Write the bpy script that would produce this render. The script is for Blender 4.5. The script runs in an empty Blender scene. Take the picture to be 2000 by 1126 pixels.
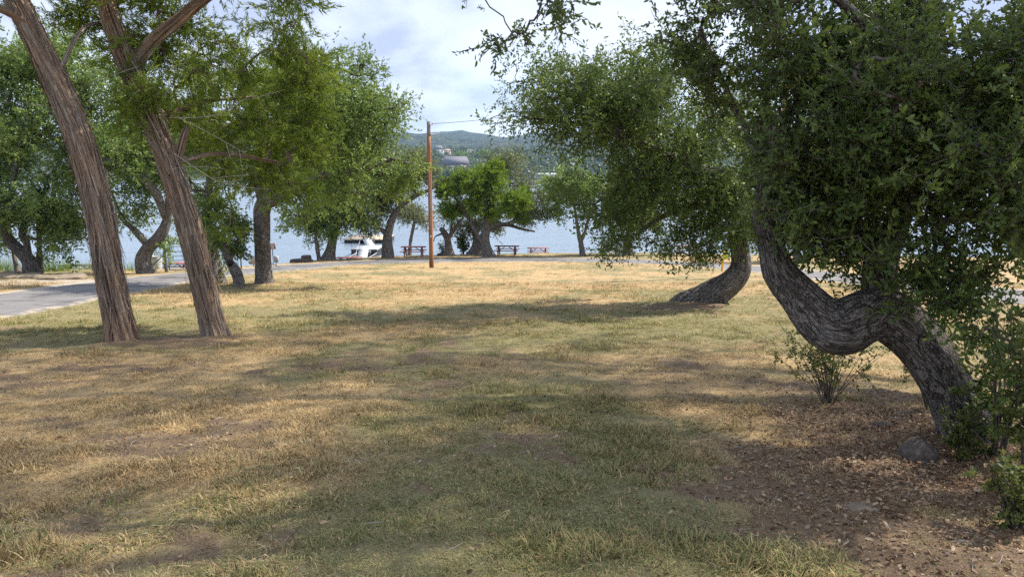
import bpy, math, numpy as np
from mathutils import Vector

# ------------------------------------------------------------------ camera, sky, sun, exposure
S = bpy.context.scene
COL = S.collection
F = 1428.0                      # focal length in photo pixels (photo is 2000 wide)
TILT = math.radians(9.3)
EYE = np.array([0.0, 0.0, 1.6])
SUN_EL, SUN_AZ = math.radians(46), math.radians(66)      # azimuth measured from +Y towards +X
EXPOSURE = 2.22
HAZE = 0.00013

cam_d = bpy.data.cameras.new("camera")
cam = bpy.data.objects.new("camera", cam_d); COL.objects.link(cam)
cam_d.sensor_width = 36; cam_d.lens = 36 * F / 2000
cam_d.clip_start = 0.05; cam_d.clip_end = 20000
cam.location = EYE; cam.rotation_euler = (math.pi / 2 - TILT, 0, 0)
S.camera = cam

W = bpy.data.worlds.new("World"); S.world = W; W.use_nodes = True
S.view_settings.view_transform = 'Standard'; S.view_settings.look = 'None'
S.view_settings.gamma = 1; S.view_settings.use_curve_mapping = False
S.view_settings.exposure = EXPOSURE
S.cycles.use_denoising = False
S.cycles.diffuse_bounces = 7

sd = bpy.data.lights.new("sun", 'SUN'); so = bpy.data.objects.new("sun", sd); COL.objects.link(so)
sd.energy = 2.0; sd.angle = math.radians(0.6); sd.color = (1.0, 0.93, 0.82)
to_sun = Vector((math.sin(SUN_AZ) * math.cos(SUN_EL), math.cos(SUN_AZ) * math.cos(SUN_EL), math.sin(SUN_EL)))
so.rotation_euler = to_sun.to_track_quat('Z', 'Y').to_euler()
so.location = (20, 40, 60)

def N(nt, typ, **kw):
    n = nt.nodes.new(typ)
    for k, v in kw.items():
        if k == 'ins':
            for i, val in v.items(): n.inputs[i].default_value = val
        else: setattr(n, k, v)
    return n

def build_sky():
    nt = W.node_tree; nt.nodes.clear(); L = nt.links.new
    out = N(nt, 'ShaderNodeOutputWorld'); bg = N(nt, 'ShaderNodeBackground'); bg.inputs[1].default_value = 0.10
    sky = N(nt, 'ShaderNodeTexSky', sky_type='NISHITA', sun_disc=False, sun_elevation=SUN_EL, sun_rotation=SUN_AZ)
    tc = N(nt, 'ShaderNodeTexCoord'); sep = N(nt, 'ShaderNodeSeparateXYZ'); L(tc.outputs['Generated'], sep.inputs[0])
    zc = N(nt, 'ShaderNodeMath', operation='MAXIMUM'); L(sep.outputs[2], zc.inputs[0]); zc.inputs[1].default_value = 0.0
    za = N(nt, 'ShaderNodeMath', operation='ADD'); L(zc.outputs[0], za.inputs[0]); za.inputs[1].default_value = 0.30
    dv = []
    for i in (0, 1):
        d = N(nt, 'ShaderNodeMath', operation='DIVIDE'); L(sep.outputs[i], d.inputs[0]); L(za.outputs[0], d.inputs[1]); dv.append(d)
    cmb = N(nt, 'ShaderNodeCombineXYZ'); L(dv[0].outputs[0], cmb.inputs[0]); L(dv[1].outputs[0], cmb.inputs[1]); cmb.inputs[2].default_value = 3.7
    n1 = N(nt, 'ShaderNodeTexNoise'); n1.inputs['Scale'].default_value = 2.3; n1.inputs['Detail'].default_value = 7; n1.inputs['Roughness'].default_value = 0.52; n1.inputs['Distortion'].default_value = 0.25
    L(cmb.outputs[0], n1.inputs['Vector'])
    r1 = N(nt, 'ShaderNodeValToRGB'); L(n1.outputs[0], r1.inputs[0])           # thick grey bellies against white veil
    e = r1.color_ramp.elements
    e[0].position = 0.37; e[0].color = (2.22, 2.4, 2.8, 1); e[1].position = 0.60; e[1].color = (1.35, 1.56, 2.12, 1)
    m = e.new(0.47); m.color = (2.0, 2.22, 2.74, 1)
    mp = N(nt, 'ShaderNodeMapping'); mp.inputs['Location'].default_value = (4.3, 1.7, 9.0); L(cmb.outputs[0], mp.inputs[0])
    n2 = N(nt, 'ShaderNodeTexNoise'); n2.inputs['Scale'].default_value = 0.9; n2.inputs['Detail'].default_value = 5; L(mp.outputs[0], n2.inputs['Vector'])
    r2 = N(nt, 'ShaderNodeValToRGB'); L(n2.outputs[0], r2.inputs[0])           # how much blue sky shows through
    r2.color_ramp.elements[0].position = 0.28; r2.color_ramp.elements[0].color = (0.75,) * 3 + (1,)
    r2.color_ramp.elements[1].position = 0.5; r2.color_ramp.elements[1].color = (1, 1, 1, 1)
    mx = N(nt, 'ShaderNodeMixRGB'); L(r2.outputs[0], mx.inputs[0]); L(sky.outputs[0], mx.inputs[1]); L(r1.outputs[0], mx.inputs[2])
    L(mx.outputs[0], bg.inputs[0]); L(bg.outputs[0], out.inputs[0])
build_sky()

# ------------------------------------------------------------------ helpers: pixels, noise, meshes
CT, ST = math.cos(TILT), math.sin(TILT)
def P(px, py, d):
    u, v = (px - 1000) / F, (563 - py) / F
    dr = np.array([u, CT + v * ST, -ST + v * CT])
    return EYE + dr * (d / dr[1])
def M_PX(d): return d / F       # metres per photo pixel at depth d

def _h(ix, iy, iz, seed):
    with np.errstate(over='ignore'):
        h = (ix.astype(np.int64) * 374761393 + iy.astype(np.int64) * 668265263 + iz.astype(np.int64) * 2147483647 + seed * 974634777) & 0xffffffff
        h = ((h ^ (h >> 13)) * 1274126177) & 0xffffffff
        h = ((h ^ (h >> 16)) * 2246822519) & 0xffffffff
        h = h ^ (h >> 15)
    return (h & 0xffff) / 65535.0
def vnoise(x, y, z=0.0, seed=0):
    x, y, z = np.broadcast_arrays(np.asarray(x, float), np.asarray(y, float), np.asarray(z, float))
    ix, iy, iz = np.floor(x), np.floor(y), np.floor(z)
    fx, fy, fz = x - ix, y - iy, z - iz
    fx, fy, fz = [t * t * (3 - 2 * t) for t in (fx, fy, fz)]
    r = 0
    for a in (0, 1):
        for b in (0, 1):
            for c in (0, 1):
                r = r + _h(ix + a, iy + b, iz + c, seed) * (fx if a else 1 - fx) * (fy if b else 1 - fy) * (fz if c else 1 - fz)
    return r
def fbm(x, y, z=0.0, seed=0, oct=4):
    r, a, t = 0, 1.0, 0
    for i in range(oct):
        r = r + a * vnoise(np.asarray(x) * 2 ** i, np.asarray(y) * 2 ** i, np.asarray(z) * 2 ** i, seed + i * 17); t += a; a *= 0.5
    return r / t
def sstep(a, b, x):
    t = np.clip((x - a) / (b - a), 0, 1); return t * t * (3 - 2 * t)

def mesh_np(name, verts, faces_list, mat, attrs=None, uv=None, smooth=False):
    """faces_list: list of int arrays (n,k); attrs: {name: (domain, values)} with 1 or 3 components"""
    me = bpy.data.meshes.new(name)
    verts = np.asarray(verts, np.float32)
    me.vertices.add(len(verts)); me.vertices.foreach_set("co", verts.ravel())
    li = np.concatenate([np.asarray(f, np.int32).ravel() for f in faces_list])
    tot = np.concatenate([np.full(len(f), np.asarray(f).shape[1], np.int32) for f in faces_list])
    st = np.concatenate([[0], np.cumsum(tot)[:-1]]).astype(np.int32)
    me.loops.add(len(li)); me.loops.foreach_set("vertex_index", li)
    me.polygons.add(len(tot)); me.polygons.foreach_set("loop_start", st)
    if smooth: me.polygons.foreach_set("use_smooth", np.ones(len(tot), bool))
    if uv is not None:
        l = me.uv_layers.new(name="UVMap"); l.data.foreach_set("uv", np.asarray(uv, np.float32)[li].ravel())
    for k, (dom, val) in (attrs or {}).items():
        val = np.asarray(val, np.float32)
        if val.ndim == 1:
            a = me.attributes.new(k, 'FLOAT', dom); a.data.foreach_set("value", val)
        else:
            a = me.attributes.new(k, 'FLOAT_VECTOR', dom); a.data.foreach_set("vector", val.ravel())
    me.update(); me.validate()
    if mat: me.materials.append(mat)
    return me

def link(name, me, parent=None, loc=(0, 0, 0), rot=(0, 0, 0)):
    o = bpy.data.objects.new(name, me); COL.objects.link(o)
    o.location = loc; o.rotation_euler = rot
    if parent: o.parent = parent
    return o
def tag(o, label=None, cat=None, group=None, kind=None):
    if label: o['label'] = label
    if cat: o['category'] = cat
    if group: o['group'] = group
    if kind: o['kind'] = kind
    return o
def thing(name, loc, label, cat, group=None, rot=(0, 0, 0)):
    return tag(link(name, None, None, tuple(float(c) for c in loc), rot), label, cat, group)
def copy_tree(o, parent=None):
    c = o.copy(); COL.objects.link(c); c.parent = parent
    for ch in list(o.children): copy_tree(ch, c)
    return c

class MB:
    """collects boxes, bars, tubes and lathes into one mesh"""
    def __init__(s): s.v, s.q, s.n = [], {}, 0
    def add(s, v, faces):
        v = np.asarray(v, float)
        for f in faces: s.q.setdefault(len(f), []).append([i + s.n for i in f])
        s.v.append(v); s.n += len(v); return s
    def box(s, c, size, rz=0, bev=0.0, ax=None):
        hx, hy, hz = [t / 2 for t in size]
        b = min(bev, hx * .6, hy * .6, hz * .6)
        pts = []; ring = [(hx, hy - b), (hx - b, hy), (-hx + b, hy), (-hx, hy - b), (-hx, -hy + b), (-hx + b, -hy), (hx - b, -hy), (hx, -hy + b)] if b else [(hx, hy), (-hx, hy), (-hx, -hy), (hx, -hy)]
        k = len(ring)
        for z in (-hz, hz):
            for x, y in ring: pts.append((x, y, z))
        pts = np.array(pts)
        if ax is not None:
            R = np.array(ax); pts = pts @ R
        cz, sz = math.cos(rz), math.sin(rz)
        pts = np.stack([pts[:, 0] * cz - pts[:, 1] * sz, pts[:, 0] * sz + pts[:, 1] * cz, pts[:, 2]], 1) + np.array(c)
        fs = [list(range(k))[::-1], [k + i for i in range(k)]] + [[i, (i + 1) % k, k + (i + 1) % k, k + i] for i in range(k)]
        return s.add(pts, fs)
    def beam(s, a, b, w, h, up=(0, 0, 1)):
        a, b = np.array(a, float), np.array(b, float); d = b - a; L = np.linalg.norm(d); d /= L
        u = np.array(up, float); x = np.cross(d, u)
        if np.linalg.norm(x) < 1e-4: x = np.cross(d, (1, 0, 0))
        x /= np.linalg.norm(x); y = np.cross(x, d)
        pts = [p + x * i * w / 2 + y * j * h / 2 for p in (a, b) for i, j in ((1, 1), (-1, 1), (-1, -1), (1, -1))]
        return s.add(pts, [[0, 1, 2, 3], [7, 6, 5, 4]] + [[i, 4 + i, 4 + (i + 1) % 4, (i + 1) % 4] for i in range(4)])
    def tube(s, pts, rad, n=8, cap=True):
        pts = np.asarray(pts, float); rad = np.broadcast_to(np.asarray(rad, float), (len(pts),))
        fr = frames(pts); a = np.arange(n) * 2 * math.pi / n
        V = (pts[:, None] + rad[:, None, None] * (np.cos(a)[None, :, None] * fr[0][:, None] + np.sin(a)[None, :, None] * fr[1][:, None])).reshape(-1, 3)
        fs = [[i * n + j, i * n + (j + 1) % n, (i + 1) * n + (j + 1) % n, (i + 1) * n + j] for i in range(len(pts) - 1) for j in range(n)]
        if cap: fs += [list(range(n))[::-1], [(len(pts) - 1) * n + j for j in range(n)]]
        return s.add(V, fs)
    def lathe(s, prof, c=(0, 0, 0), n=20):
        a = np.arange(n) * 2 * math.pi / n
        V = np.array([(r * math.cos(t) + c[0], r * math.sin(t) + c[1], z + c[2]) for r, z in prof for t in a])
        return s.add(V, [[i * n + j, i * n + (j + 1) % n, (i + 1) * n + (j + 1) % n, (i + 1) * n + j] for i in range(len(prof) - 1) for j in range(n)])
    def build(s, name, mat, parent=None, loc=(0, 0, 0), rot=(0, 0, 0), smooth=False):
        me = mesh_np(name, np.concatenate(s.v), [np.array(v) for v in s.q.values()], mat, smooth=smooth)
        return link(name, me, parent, loc, rot)

def frames(pts):
    t = np.gradient(pts, axis=0) if len(pts) > 1 else np.array([[0, 0, 1.]])
    t /= np.maximum(np.linalg.norm(t, axis=1, keepdims=True), 1e-9)
    x = np.cross(t[0], (0.31, 0.95, 0.05)); x /= np.linalg.norm(x)
    X = [x]
    for i in range(1, len(pts)):
        x = X[-1] - t[i] * np.dot(X[-1], t[i]); x /= max(np.linalg.norm(x), 1e-9); X.append(x)
    X = np.array(X); return X, np.cross(t, X), t

def spline(pts, step):
    """Catmull-Rom through rows of pts (any columns; first three are xyz)"""
    pts = np.asarray(pts, float)
    if len(pts) == 2: pts = np.array([pts[0], (pts[0] + pts[1]) / 2, pts[1]])
    Q = np.vstack([2 * pts[0] - pts[1], pts, 2 * pts[-1] - pts[-2]]); out = []
    for i in range(1, len(Q) - 2):
        p0, p1, p2, p3 = Q[i - 1:i + 3]
        n = max(2, int(np.linalg.norm(p2[:3] - p1[:3]) / step))
        t = (np.arange(n) / n)[:, None]
        out.append(0.5 * (2 * p1 + (p2 - p0) * t + (2 * p0 - 5 * p1 + 4 * p2 - p3) * t ** 2 + (3 * p1 - p0 - 3 * p2 + p3) * t ** 3))
    out.append(Q[-2][None]); return np.vstack(out)

# ------------------------------------------------------------------ the lie of the land
ROAD = np.array([(-12.4, -8), (-12.0, 2), (-12.2, 14), (-13.0, 20), (-13.9, 28), (-13.8, 32.5), (-13.2, 36), (-12.5, 39), (-12, 43.2), (-10, 46.8), (-5.6, 49.3), (1, 50.2), (7, 49.2),
                 (11.6, 44.5), (13.4, 36), (13.8, 28), (14.4, 18), (15.5, 6), (17, -8)], float)
ROAD_S = spline(np.c_[ROAD, np.zeros(len(ROAD))], 0.35)[:, :2]
ROAD_HW = 1.9
def road_dist(x, y):
    x, y = np.broadcast_arrays(np.asarray(x, float), np.asarray(y, float)); sh = x.shape
    xy = np.stack([x.ravel(), y.ravel()], 1); out = np.empty(len(xy))
    R = ROAD_S[::2]
    for i in range(0, len(xy), 20000):
        c = xy[i:i + 20000]; out[i:i + 20000] = np.sqrt(((c[:, None] - R[None]) ** 2).sum(-1).min(1))
    return out.reshape(sh)
def crest(x, y):
    """distance at which the shelf breaks down to the lake, by bearing from the lawn's upper end"""
    b = 1000 + F * np.asarray(x, float) / np.maximum(y, 6.0)
    return np.interp(b, [-1500, -300, 0, 150, 320, 465, 500, 540, 580, 640, 700, 760, 840, 1000, 1100, 1240, 1560, 2000, 3500], [31, 33, 34.8, 36.6, 36.8, 40.4, 41.6, 44.6, 48, 49.7, 51.3, 54, 57.2, 60, 61, 61.5, 57, 52, 48])
def base_z(x, y):
    x, y = np.asarray(x, float), np.asarray(y, float)
    E = crest(x, y); yy = np.minimum(y, E)
    z = np.interp(yy, [-80, -5, 0, 40, 47, 52, 58, 64], [3.0, 0.25, 0, -3.78, -4.42, -4.69, -5.2, -5.6])
    t = np.maximum(y - E, 0)
    z = z - np.where(t < 2, 0.12 * t * t, 0.48 + 0.52 * (t - 2))
    return np.maximum(z, -16)
def ground_z(x, y, rd=None):
    x, y = np.asarray(x, float), np.asarray(y, float)
    if rd is None: rd = road_dist(x, y)
    m = sstep(ROAD_HW, ROAD_HW + 1.5, rd)
    z = base_z(x, y)
    z = z + m * (0.07 * (fbm(x * 0.8, y * 0.8, 0, 5, 3) - 0.5) + 0.05 * (vnoise(x * 3.1, y * 3.1, 0, 9) - 0.5) + 0.022 * (vnoise(x * 9, y * 9, 0, 12) - 0.5) * (y < 14))
    for jx, jy, h_, w_ in ((-5.85, 10.8, .035, .55), (-4.7, 11.4, .035, .5), (3.55, 5.7, .07, .6), (4.35, 17.4, .10, 1.0), (-8.4, 25, .10, .9)): z = z + h_ * np.exp(-((x - jx) ** 2 + (y - jy) ** 2) / w_ ** 2)
    return z - 0.06 * (1 - sstep(ROAD_HW - 0.4, ROAD_HW + 0.15, rd))
def gz(x, y): return float(ground_z(np.array([x]), np.array([y]))[0])
def hit(px, py):
    """where the photo pixel's ray meets the ground"""
    best, lo = 1e9, None
    for d in np.arange(1.5, 75, 0.1):
        p = P(px, py, d); g = p[2] - float(base_z(p[0], p[1]))
        if g < 0: lo = d; break
        if g / d < best and d > 25: best, lo_far = g / d, d        # a ray that clears the bank: stand on its brow
    if lo is None: lo = lo_far - .6
    p = P(px, py, lo); p[2] = gz(p[0], p[1]); return p
WATER_Z = -8.2

# masks of what covers the lawn: g = green, s = bare soil and leaf litter
def cover(x, y):
    w = 0.6 * (fbm(x * 0.25, y * 0.25, 0, 77, 2) - .5)
    g = fbm(x * 0.42 + w, y * 0.42 * 0.8, 0, 31, 4)
    g = 0.65 * g + 0.35 * fbm(x * 1.7, y * 1.7, 0, 41, 3)
    bias = np.interp(y, [0, 3, 6, 9, 13, 16, 20, 26, 32, 38, 46, 60], [.02, .0, -.01, -.01, .01, .05, -.03, -.035, .0, .03, -.06, .03])
    bias = bias + 0.20 * np.exp(-((x - 2.4) / 3.0) ** 2 - ((y - 14.0) / 2.4) ** 2) + 0.09 * np.exp(-((x + 8) / 4) ** 2 - ((y - 12.8) / 1.0) ** 2) - 0.06 * np.exp(-((x + 3) / 2.6) ** 2 - ((y - 7) / 3) ** 2)
    bias = bias + .05 * np.exp(-((x - .6) / 1.4) ** 2 - ((y - 4.6) / 2.2) ** 2)
    g = sstep(0.34, 0.68, g + bias)
    s = fbm(x * 0.9, y * 0.9, 0, 53, 4)
    lit = np.exp(-(((x - 4.0) / 1.7) ** 2 + ((y - 5.0) / 1.8) ** 2)) + .35 * np.exp(-(((x - 1.9) / 1.3) ** 2 + ((y - 4.3) / 1.3) ** 2)) + 0.25 * np.exp(-(((x - 2.6) / 1.2) ** 2 + ((y - 3.0) / 0.9) ** 2))
    lit = lit + 0.75 * np.exp(-(((x + 5.2) / .9) ** 2 + ((y - 11.1) / .6) ** 2)) + 0.6 * np.exp(-(((x - 4.4) / 1.3) ** 2 + ((y - 16.6) / .8) ** 2)) + .5 * np.exp(-(((x + 9.3) / 1.6) ** 2 + ((y - 24.5) / .8) ** 2))
    for jx, jy in ((-5.85, 10.8), (-4.7, 11.4)): lit = lit + .75 * np.exp(-((x - jx) / .42) ** 2 - ((y - jy) / .38) ** 2)
    near = np.interp(y, [0, 6, 12, 20], [.10, .07, .03, -.05])
    s = 0.55 * s + 0.45 * fbm(x * 3.2, y * 3.2, 0, 57, 3)
    s = sstep(0.54, 0.72, s + 0.38 * lit + near - 0.045)
    return g, s

# ------------------------------------------------------------------ materials
def mat(name, build, rough=0.8):
    m = bpy.data.materials.new(name); m.use_nodes = True; nt = m.node_tree
    b = nt.nodes['Principled BSDF']; b.inputs['Roughness'].default_value = rough
    b.inputs['Specular IOR Level'].default_value = 0.3
    build(nt, b, nt.links.new); return m
def ramp(nt, L, src, stops):
    r = N(nt, 'ShaderNodeValToRGB'); L(src, r.inputs[0]); e = r.color_ramp.elements
    for i, (p, c) in enumerate(stops):
        x = e[i] if i < 2 else e.new(p)
        x.position = p; x.color = tuple(c) + (1,) if len(c) == 3 else c
    return r.outputs[0]
def noise(nt, L, vec, scale, detail=4, rough=0.55, dist=0.0):
    n = N(nt, 'ShaderNodeTexNoise'); n.inputs['Scale'].default_value = scale; n.inputs['Detail'].default_value = detail
    n.inputs['Roughness'].default_value = rough; n.inputs['Distortion'].default_value = dist
    if vec is not None: L(vec, n.inputs['Vector'])
    return n.outputs[0]
def mapping(nt, L, vec, scale):
    m = N(nt, 'ShaderNodeMapping'); m.inputs['Scale'].default_value = scale; L(vec, m.inputs[0]); return m.outputs[0]
def mix(nt, L, f, a, b, blend='MIX'):
    m = N(nt, 'ShaderNodeMixRGB', blend_type=blend)
    for i, s in enumerate((f, a, b)):
        if isinstance(s, (int, float)): m.inputs[i].default_value = s
        elif isinstance(s, tuple): m.inputs[i].default_value = s + (1,) if len(s) == 3 else s
        else: L(s, m.inputs[i])
    return m.outputs[0]
def bump(nt, L, b, h, strength=0.5, dist=0.02):
    n = N(nt, 'ShaderNodeBump'); n.inputs['Strength'].default_value = strength; n.inputs['Distance'].default_value = dist
    L(h, n.inputs['Height']); L(n.outputs[0], b.inputs['Normal'])
def attr(nt, name, typ='GEOMETRY'):
    return N(nt, 'ShaderNodeAttribute', attribute_name=name, attribute_type=typ)
def plain(name, c1, c2, scale=6, rough=0.7, bmp=0.15, stretch=(1, 1, 1)):
    def f(nt, b, L):
        v = mapping(nt, L, N(nt, 'ShaderNodeTexCoord').outputs['Object'], stretch)
        n = noise(nt, L, v, scale, 6, 0.6)
        L(ramp(nt, L, n, [(0.3, c1), (0.7, c2)]), b.inputs['Base Color'])
        bump(nt, L, b, n, bmp, 0.02)
    return mat(name, f, rough)

STRAW1, STRAW2 = (0.23, 0.15, 0.075), (0.50, 0.36, 0.18)
GREEN1, GREEN2 = (0.125, 0.105, 0.052), (0.27, 0.235, 0.11)
def m_ground(nt, b, L):
    pos = N(nt, 'ShaderNodeNewGeometry').outputs['Position']
    g, s = attr(nt, 'green').outputs['Fac'], attr(nt, 'soil').outputs['Fac']
    fine = noise(nt, L, pos, 55, 5, 0.7); mid = noise(nt, L, pos, 9, 5, 0.65); vf = noise(nt, L, mapping(nt, L, pos, (1, .6, 1)), 140, 3, 0.7)
    straw = mix(nt, L, ramp(nt, L, fine, [(.35, (0, 0, 0)), (.65, (1, 1, 1))]), STRAW1, STRAW2)
    green = mix(nt, L, ramp(nt, L, fine, [(.35, (0, 0, 0)), (.65, (1, 1, 1))]), GREEN1, GREEN2)
    ad = N(nt, 'ShaderNodeMath', operation='ADD'); L(g, ad.inputs[0])
    m2 = N(nt, 'ShaderNodeMath', operation='MULTIPLY_ADD'); L(mid, m2.inputs[0]); m2.inputs[1].default_value = 1.5; m2.inputs[2].default_value = -0.75; L(m2.outputs[0], ad.inputs[1])
    c = mix(nt, L, ramp(nt, L, ad.outputs[0], [(.15, (0, 0, 0)), (.85, (1, 1, 1))]), straw, green)
    soil = mix(nt, L, ramp(nt, L, vf, [(.35, (0, 0, 0)), (.7, (1, 1, 1))]), (0.105, 0.070, 0.040), (0.29, 0.20, 0.122))
    ad2 = N(nt, 'ShaderNodeMath', operation='ADD'); L(s, ad2.inputs[0]); L(m2.outputs[0], ad2.inputs[1])
    c = mix(nt, L, ramp(nt, L, ad2.outputs[0], [(.25, (0, 0, 0)), (.75, (1, 1, 1))]), c, soil)
    gr = attr(nt, 'gravel').outputs['Fac']
    ad3 = N(nt, 'ShaderNodeMath', operation='ADD'); L(gr, ad3.inputs[0]); L(m2.outputs[0], ad3.inputs[1])
    grc = mix(nt, L, vf, (0.22, 0.19, 0.155), (0.50, 0.45, 0.385))
    c = mix(nt, L, ramp(nt, L, ad3.outputs[0], [(.3, (0, 0, 0)), (.7, (1, 1, 1))]), c, grc)
    L(c, b.inputs['Base Color']); bump(nt, L, b, fine, 0.7, 0.03)
M_GROUND = mat("lawn_ground", m_ground, 0.95)

def m_road(nt, b, L):
    pos = N(nt, 'ShaderNodeNewGeometry').outputs['Position']
    a = noise(nt, L, pos, 0.9, 6, 0.6); f = noise(nt, L, pos, 60, 3, 0.7)
    c = ramp(nt, L, a, [(.3, (0.105, 0.10, 0.102)), (.7, (0.19, 0.18, 0.178))])
    c = mix(nt, L, 0.35, c, ramp(nt, L, f, [(.3, (0.07, .07, .07)), (.7, (0.40, .38, .36))]))
    st = noise(nt, L, mapping(nt, L, pos, (1, 1, 1)), 0.28, 5, .7, 1.2); c = mix(nt, L, ramp(nt, L, st, [(.5, (0, 0, 0)), (.62, (.75, .75, .75))]), c, (0.075, .072, .074))
    cr = N(nt, 'ShaderNodeTexVoronoi', feature='DISTANCE_TO_EDGE'); cr.inputs['Scale'].default_value = .55; L(pos, cr.inputs['Vector']); c = mix(nt, L, ramp(nt, L, cr.outputs['Distance'], [(0, (.6, .6, .6)), (.03, (0, 0, 0))]), c, (0.05, .047, .045))
    e = attr(nt, 'edge').outputs['Fac']
    ad = N(nt, 'ShaderNodeMath', operation='ADD'); L(e, ad.inputs[0])
    m2 = N(nt, 'ShaderNodeMath', operation='MULTIPLY_ADD'); L(noise(nt, L, pos, 2.2, 5), m2.inputs[0]); m2.inputs[1].default_value = 1.0; m2.inputs[2].default_value = -0.5; L(m2.outputs[0], ad.inputs[1])
    c = mix(nt, L, ramp(nt, L, ad.outputs[0], [(.86, (0, 0, 0)), (1.15, (1, 1, 1))]), c, (0.34, 0.29, 0.23))
    L(c, b.inputs['Base Color']); bump(nt, L, b, f, 0.4, 0.01)
M_ROAD = mat("worn_asphalt", m_road, 0.9)

def m_grass(nt, b, L):
    g = attr(nt, 'tuft_green', 'INSTANCER').outputs['Fac']; r = attr(nt, 'tuft_rand', 'INSTANCER').outputs['Fac']; k = attr(nt, 'blade').outputs['Fac']; tip = attr(nt, 'tip').outputs['Fac']
    ad = N(nt, 'ShaderNodeMath', operation='ADD'); L(g, ad.inputs[0])
    m2 = N(nt, 'ShaderNodeMath', operation='MULTIPLY_ADD'); L(k, m2.inputs[0]); m2.inputs[1].default_value = 0.9; m2.inputs[2].default_value = -0.48; L(m2.outputs[0], ad.inputs[1])
    straw = ramp(nt, L, r, [(0, (0.34, 0.215, 0.10)), (0.5, (0.52, 0.37, 0.18)), (1, (0.68, 0.55, 0.33))])
    green = ramp(nt, L, r, [(0, (0.14, 0.165, 0.055)), (0.6, (0.24, 0.26, 0.088)), (1, (0.38, 0.365, 0.16))])
    c = mix(nt, L, ramp(nt, L, ad.outputs[0], [(.42, (0, 0, 0)), (.8, (1, 1, 1))]), straw, green)
    c = mix(nt, L, tip, c, (0.44, 0.33, 0.16))
    fr = N(nt, 'ShaderNodeMath', operation='MULTIPLY'); L(k, fr.inputs[0]); fr.inputs[1].default_value = 17.31; fx = N(nt, 'ShaderNodeMath', operation='FRACT'); L(fr.outputs[0], fx.inputs[0])
    c = mix(nt, L, 1.0, c, ramp(nt, L, fx.outputs[0], [(0, (.30, .27, .25)), (.4, (.92, .90, .87)), (1, (1.12, 1.12, 1.1))]), 'MULTIPLY')
    L(c, b.inputs['Base Color'])
    tr = N(nt, 'ShaderNodeBsdfTranslucent'); L(c, tr.inputs[0]); ms = N(nt, 'ShaderNodeMixShader'); ms.inputs[0].default_value = 0.22
    L(b.outputs[0], ms.inputs[1]); L(tr.outputs[0], ms.inputs[2]); L(ms.outputs[0], nt.nodes['Material Output'].inputs[0])
M_GRASS = mat("grass_blades", m_grass, 0.7)

def leafmat(name, stops, transl=0.35, rough=0.5, spec=0.35):
    def f(nt, b, L):
        ti = N(nt, 'ShaderNodeMath', operation='ADD'); L(attr(nt, 'rnd').outputs['Fac'], ti.inputs[0]); L(attr(nt, 'tint', 'INSTANCER').outputs['Fac'], ti.inputs[1])
        c = ramp(nt, L, ti.outputs[0], stops)
        L(c, b.inputs['Base Color']); b.inputs['Specular IOR Level'].default_value = spec
        hs = N(nt, 'ShaderNodeHueSaturation'); hs.inputs['Hue'].default_value = 0.48; hs.inputs['Value'].default_value = 1.35; L(c, hs.inputs['Color'])
        tr = N(nt, 'ShaderNodeBsdfTranslucent'); L(hs.outputs[0], tr.inputs[0]); ms = N(nt, 'ShaderNodeMixShader'); ms.inputs[0].default_value = transl
        L(b.outputs[0], ms.inputs[1]); L(tr.outputs[0], ms.inputs[2]); L(ms.outputs[0], nt.nodes['Material Output'].inputs[0])
    return mat(name, f, rough)
DEAD = (0.20, 0.09, 0.035)
L_OAK = leafmat("live_oak_leaf", [(0, (0.055, 0.094, 0.025)), (0.5, (0.097, 0.150, 0.033)), (0.965, (0.179, 0.237, 0.047)), (0.985, DEAD)])
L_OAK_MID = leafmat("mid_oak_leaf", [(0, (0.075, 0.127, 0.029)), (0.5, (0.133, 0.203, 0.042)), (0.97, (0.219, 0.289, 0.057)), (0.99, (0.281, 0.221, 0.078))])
L_OAK_PALE = leafmat("pale_oak_leaf", [(0, (0.091, 0.147, 0.037)), (0.5, (0.147, 0.228, 0.051)), (0.97, (0.231, 0.303, 0.068)), (0.99, (0.280, 0.228, 0.082))])  # paler leaf green of the lighter oaks
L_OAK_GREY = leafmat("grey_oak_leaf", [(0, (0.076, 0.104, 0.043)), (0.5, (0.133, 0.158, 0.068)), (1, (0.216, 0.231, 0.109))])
L_JUN = leafmat("juniper_scale_leaf", [(0, (0.088, 0.144, 0.020)), (0.5, (0.156, 0.234, 0.027)), (0.93, (0.250, 0.330, 0.043)), (0.97, (0.250, 0.165, 0.062))], 0.38, 0.6, 0.2)
L_CEDAR = leafmat("bright_cedar_leaf", [(0, (0.078, 0.142, 0.018)), (0.5, (0.138, 0.222, 0.025)), (0.95, (0.210, 0.302, 0.036)), (0.99, (0.180, 0.148, 0.054))], 0.3, 0.6, 0.2)
L_SHRUB = leafmat("shrub_leaf", [(0, (0.069, 0.098, 0.025)), (0.5, (0.115, 0.144, 0.034)), (1, (0.196, 0.213, 0.057))], 0.4)
L_REED = leafmat("reed_leaf", [(0, (0.10, 0.17, 0.03)), (0.6, (0.17, 0.25, 0.05)), (1, (0.34, 0.30, 0.12))], 0.4)
L_LITTER = leafmat("dry_fallen_leaf", [(0, (0.12, 0.068, 0.038)), (0.5, (0.27, 0.165, 0.09)), (0.85, (0.37, 0.255, 0.15)), (1, (0.44, 0.34, 0.23))], 0.1, 0.6, 0.3)
L_FAR = leafmat("far_tree_leaf", [(0, (0.05, 0.075, 0.03)), (0.5, (0.085, 0.12, 0.04)), (1, (0.14, 0.18, 0.055))], 0.25)

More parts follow.
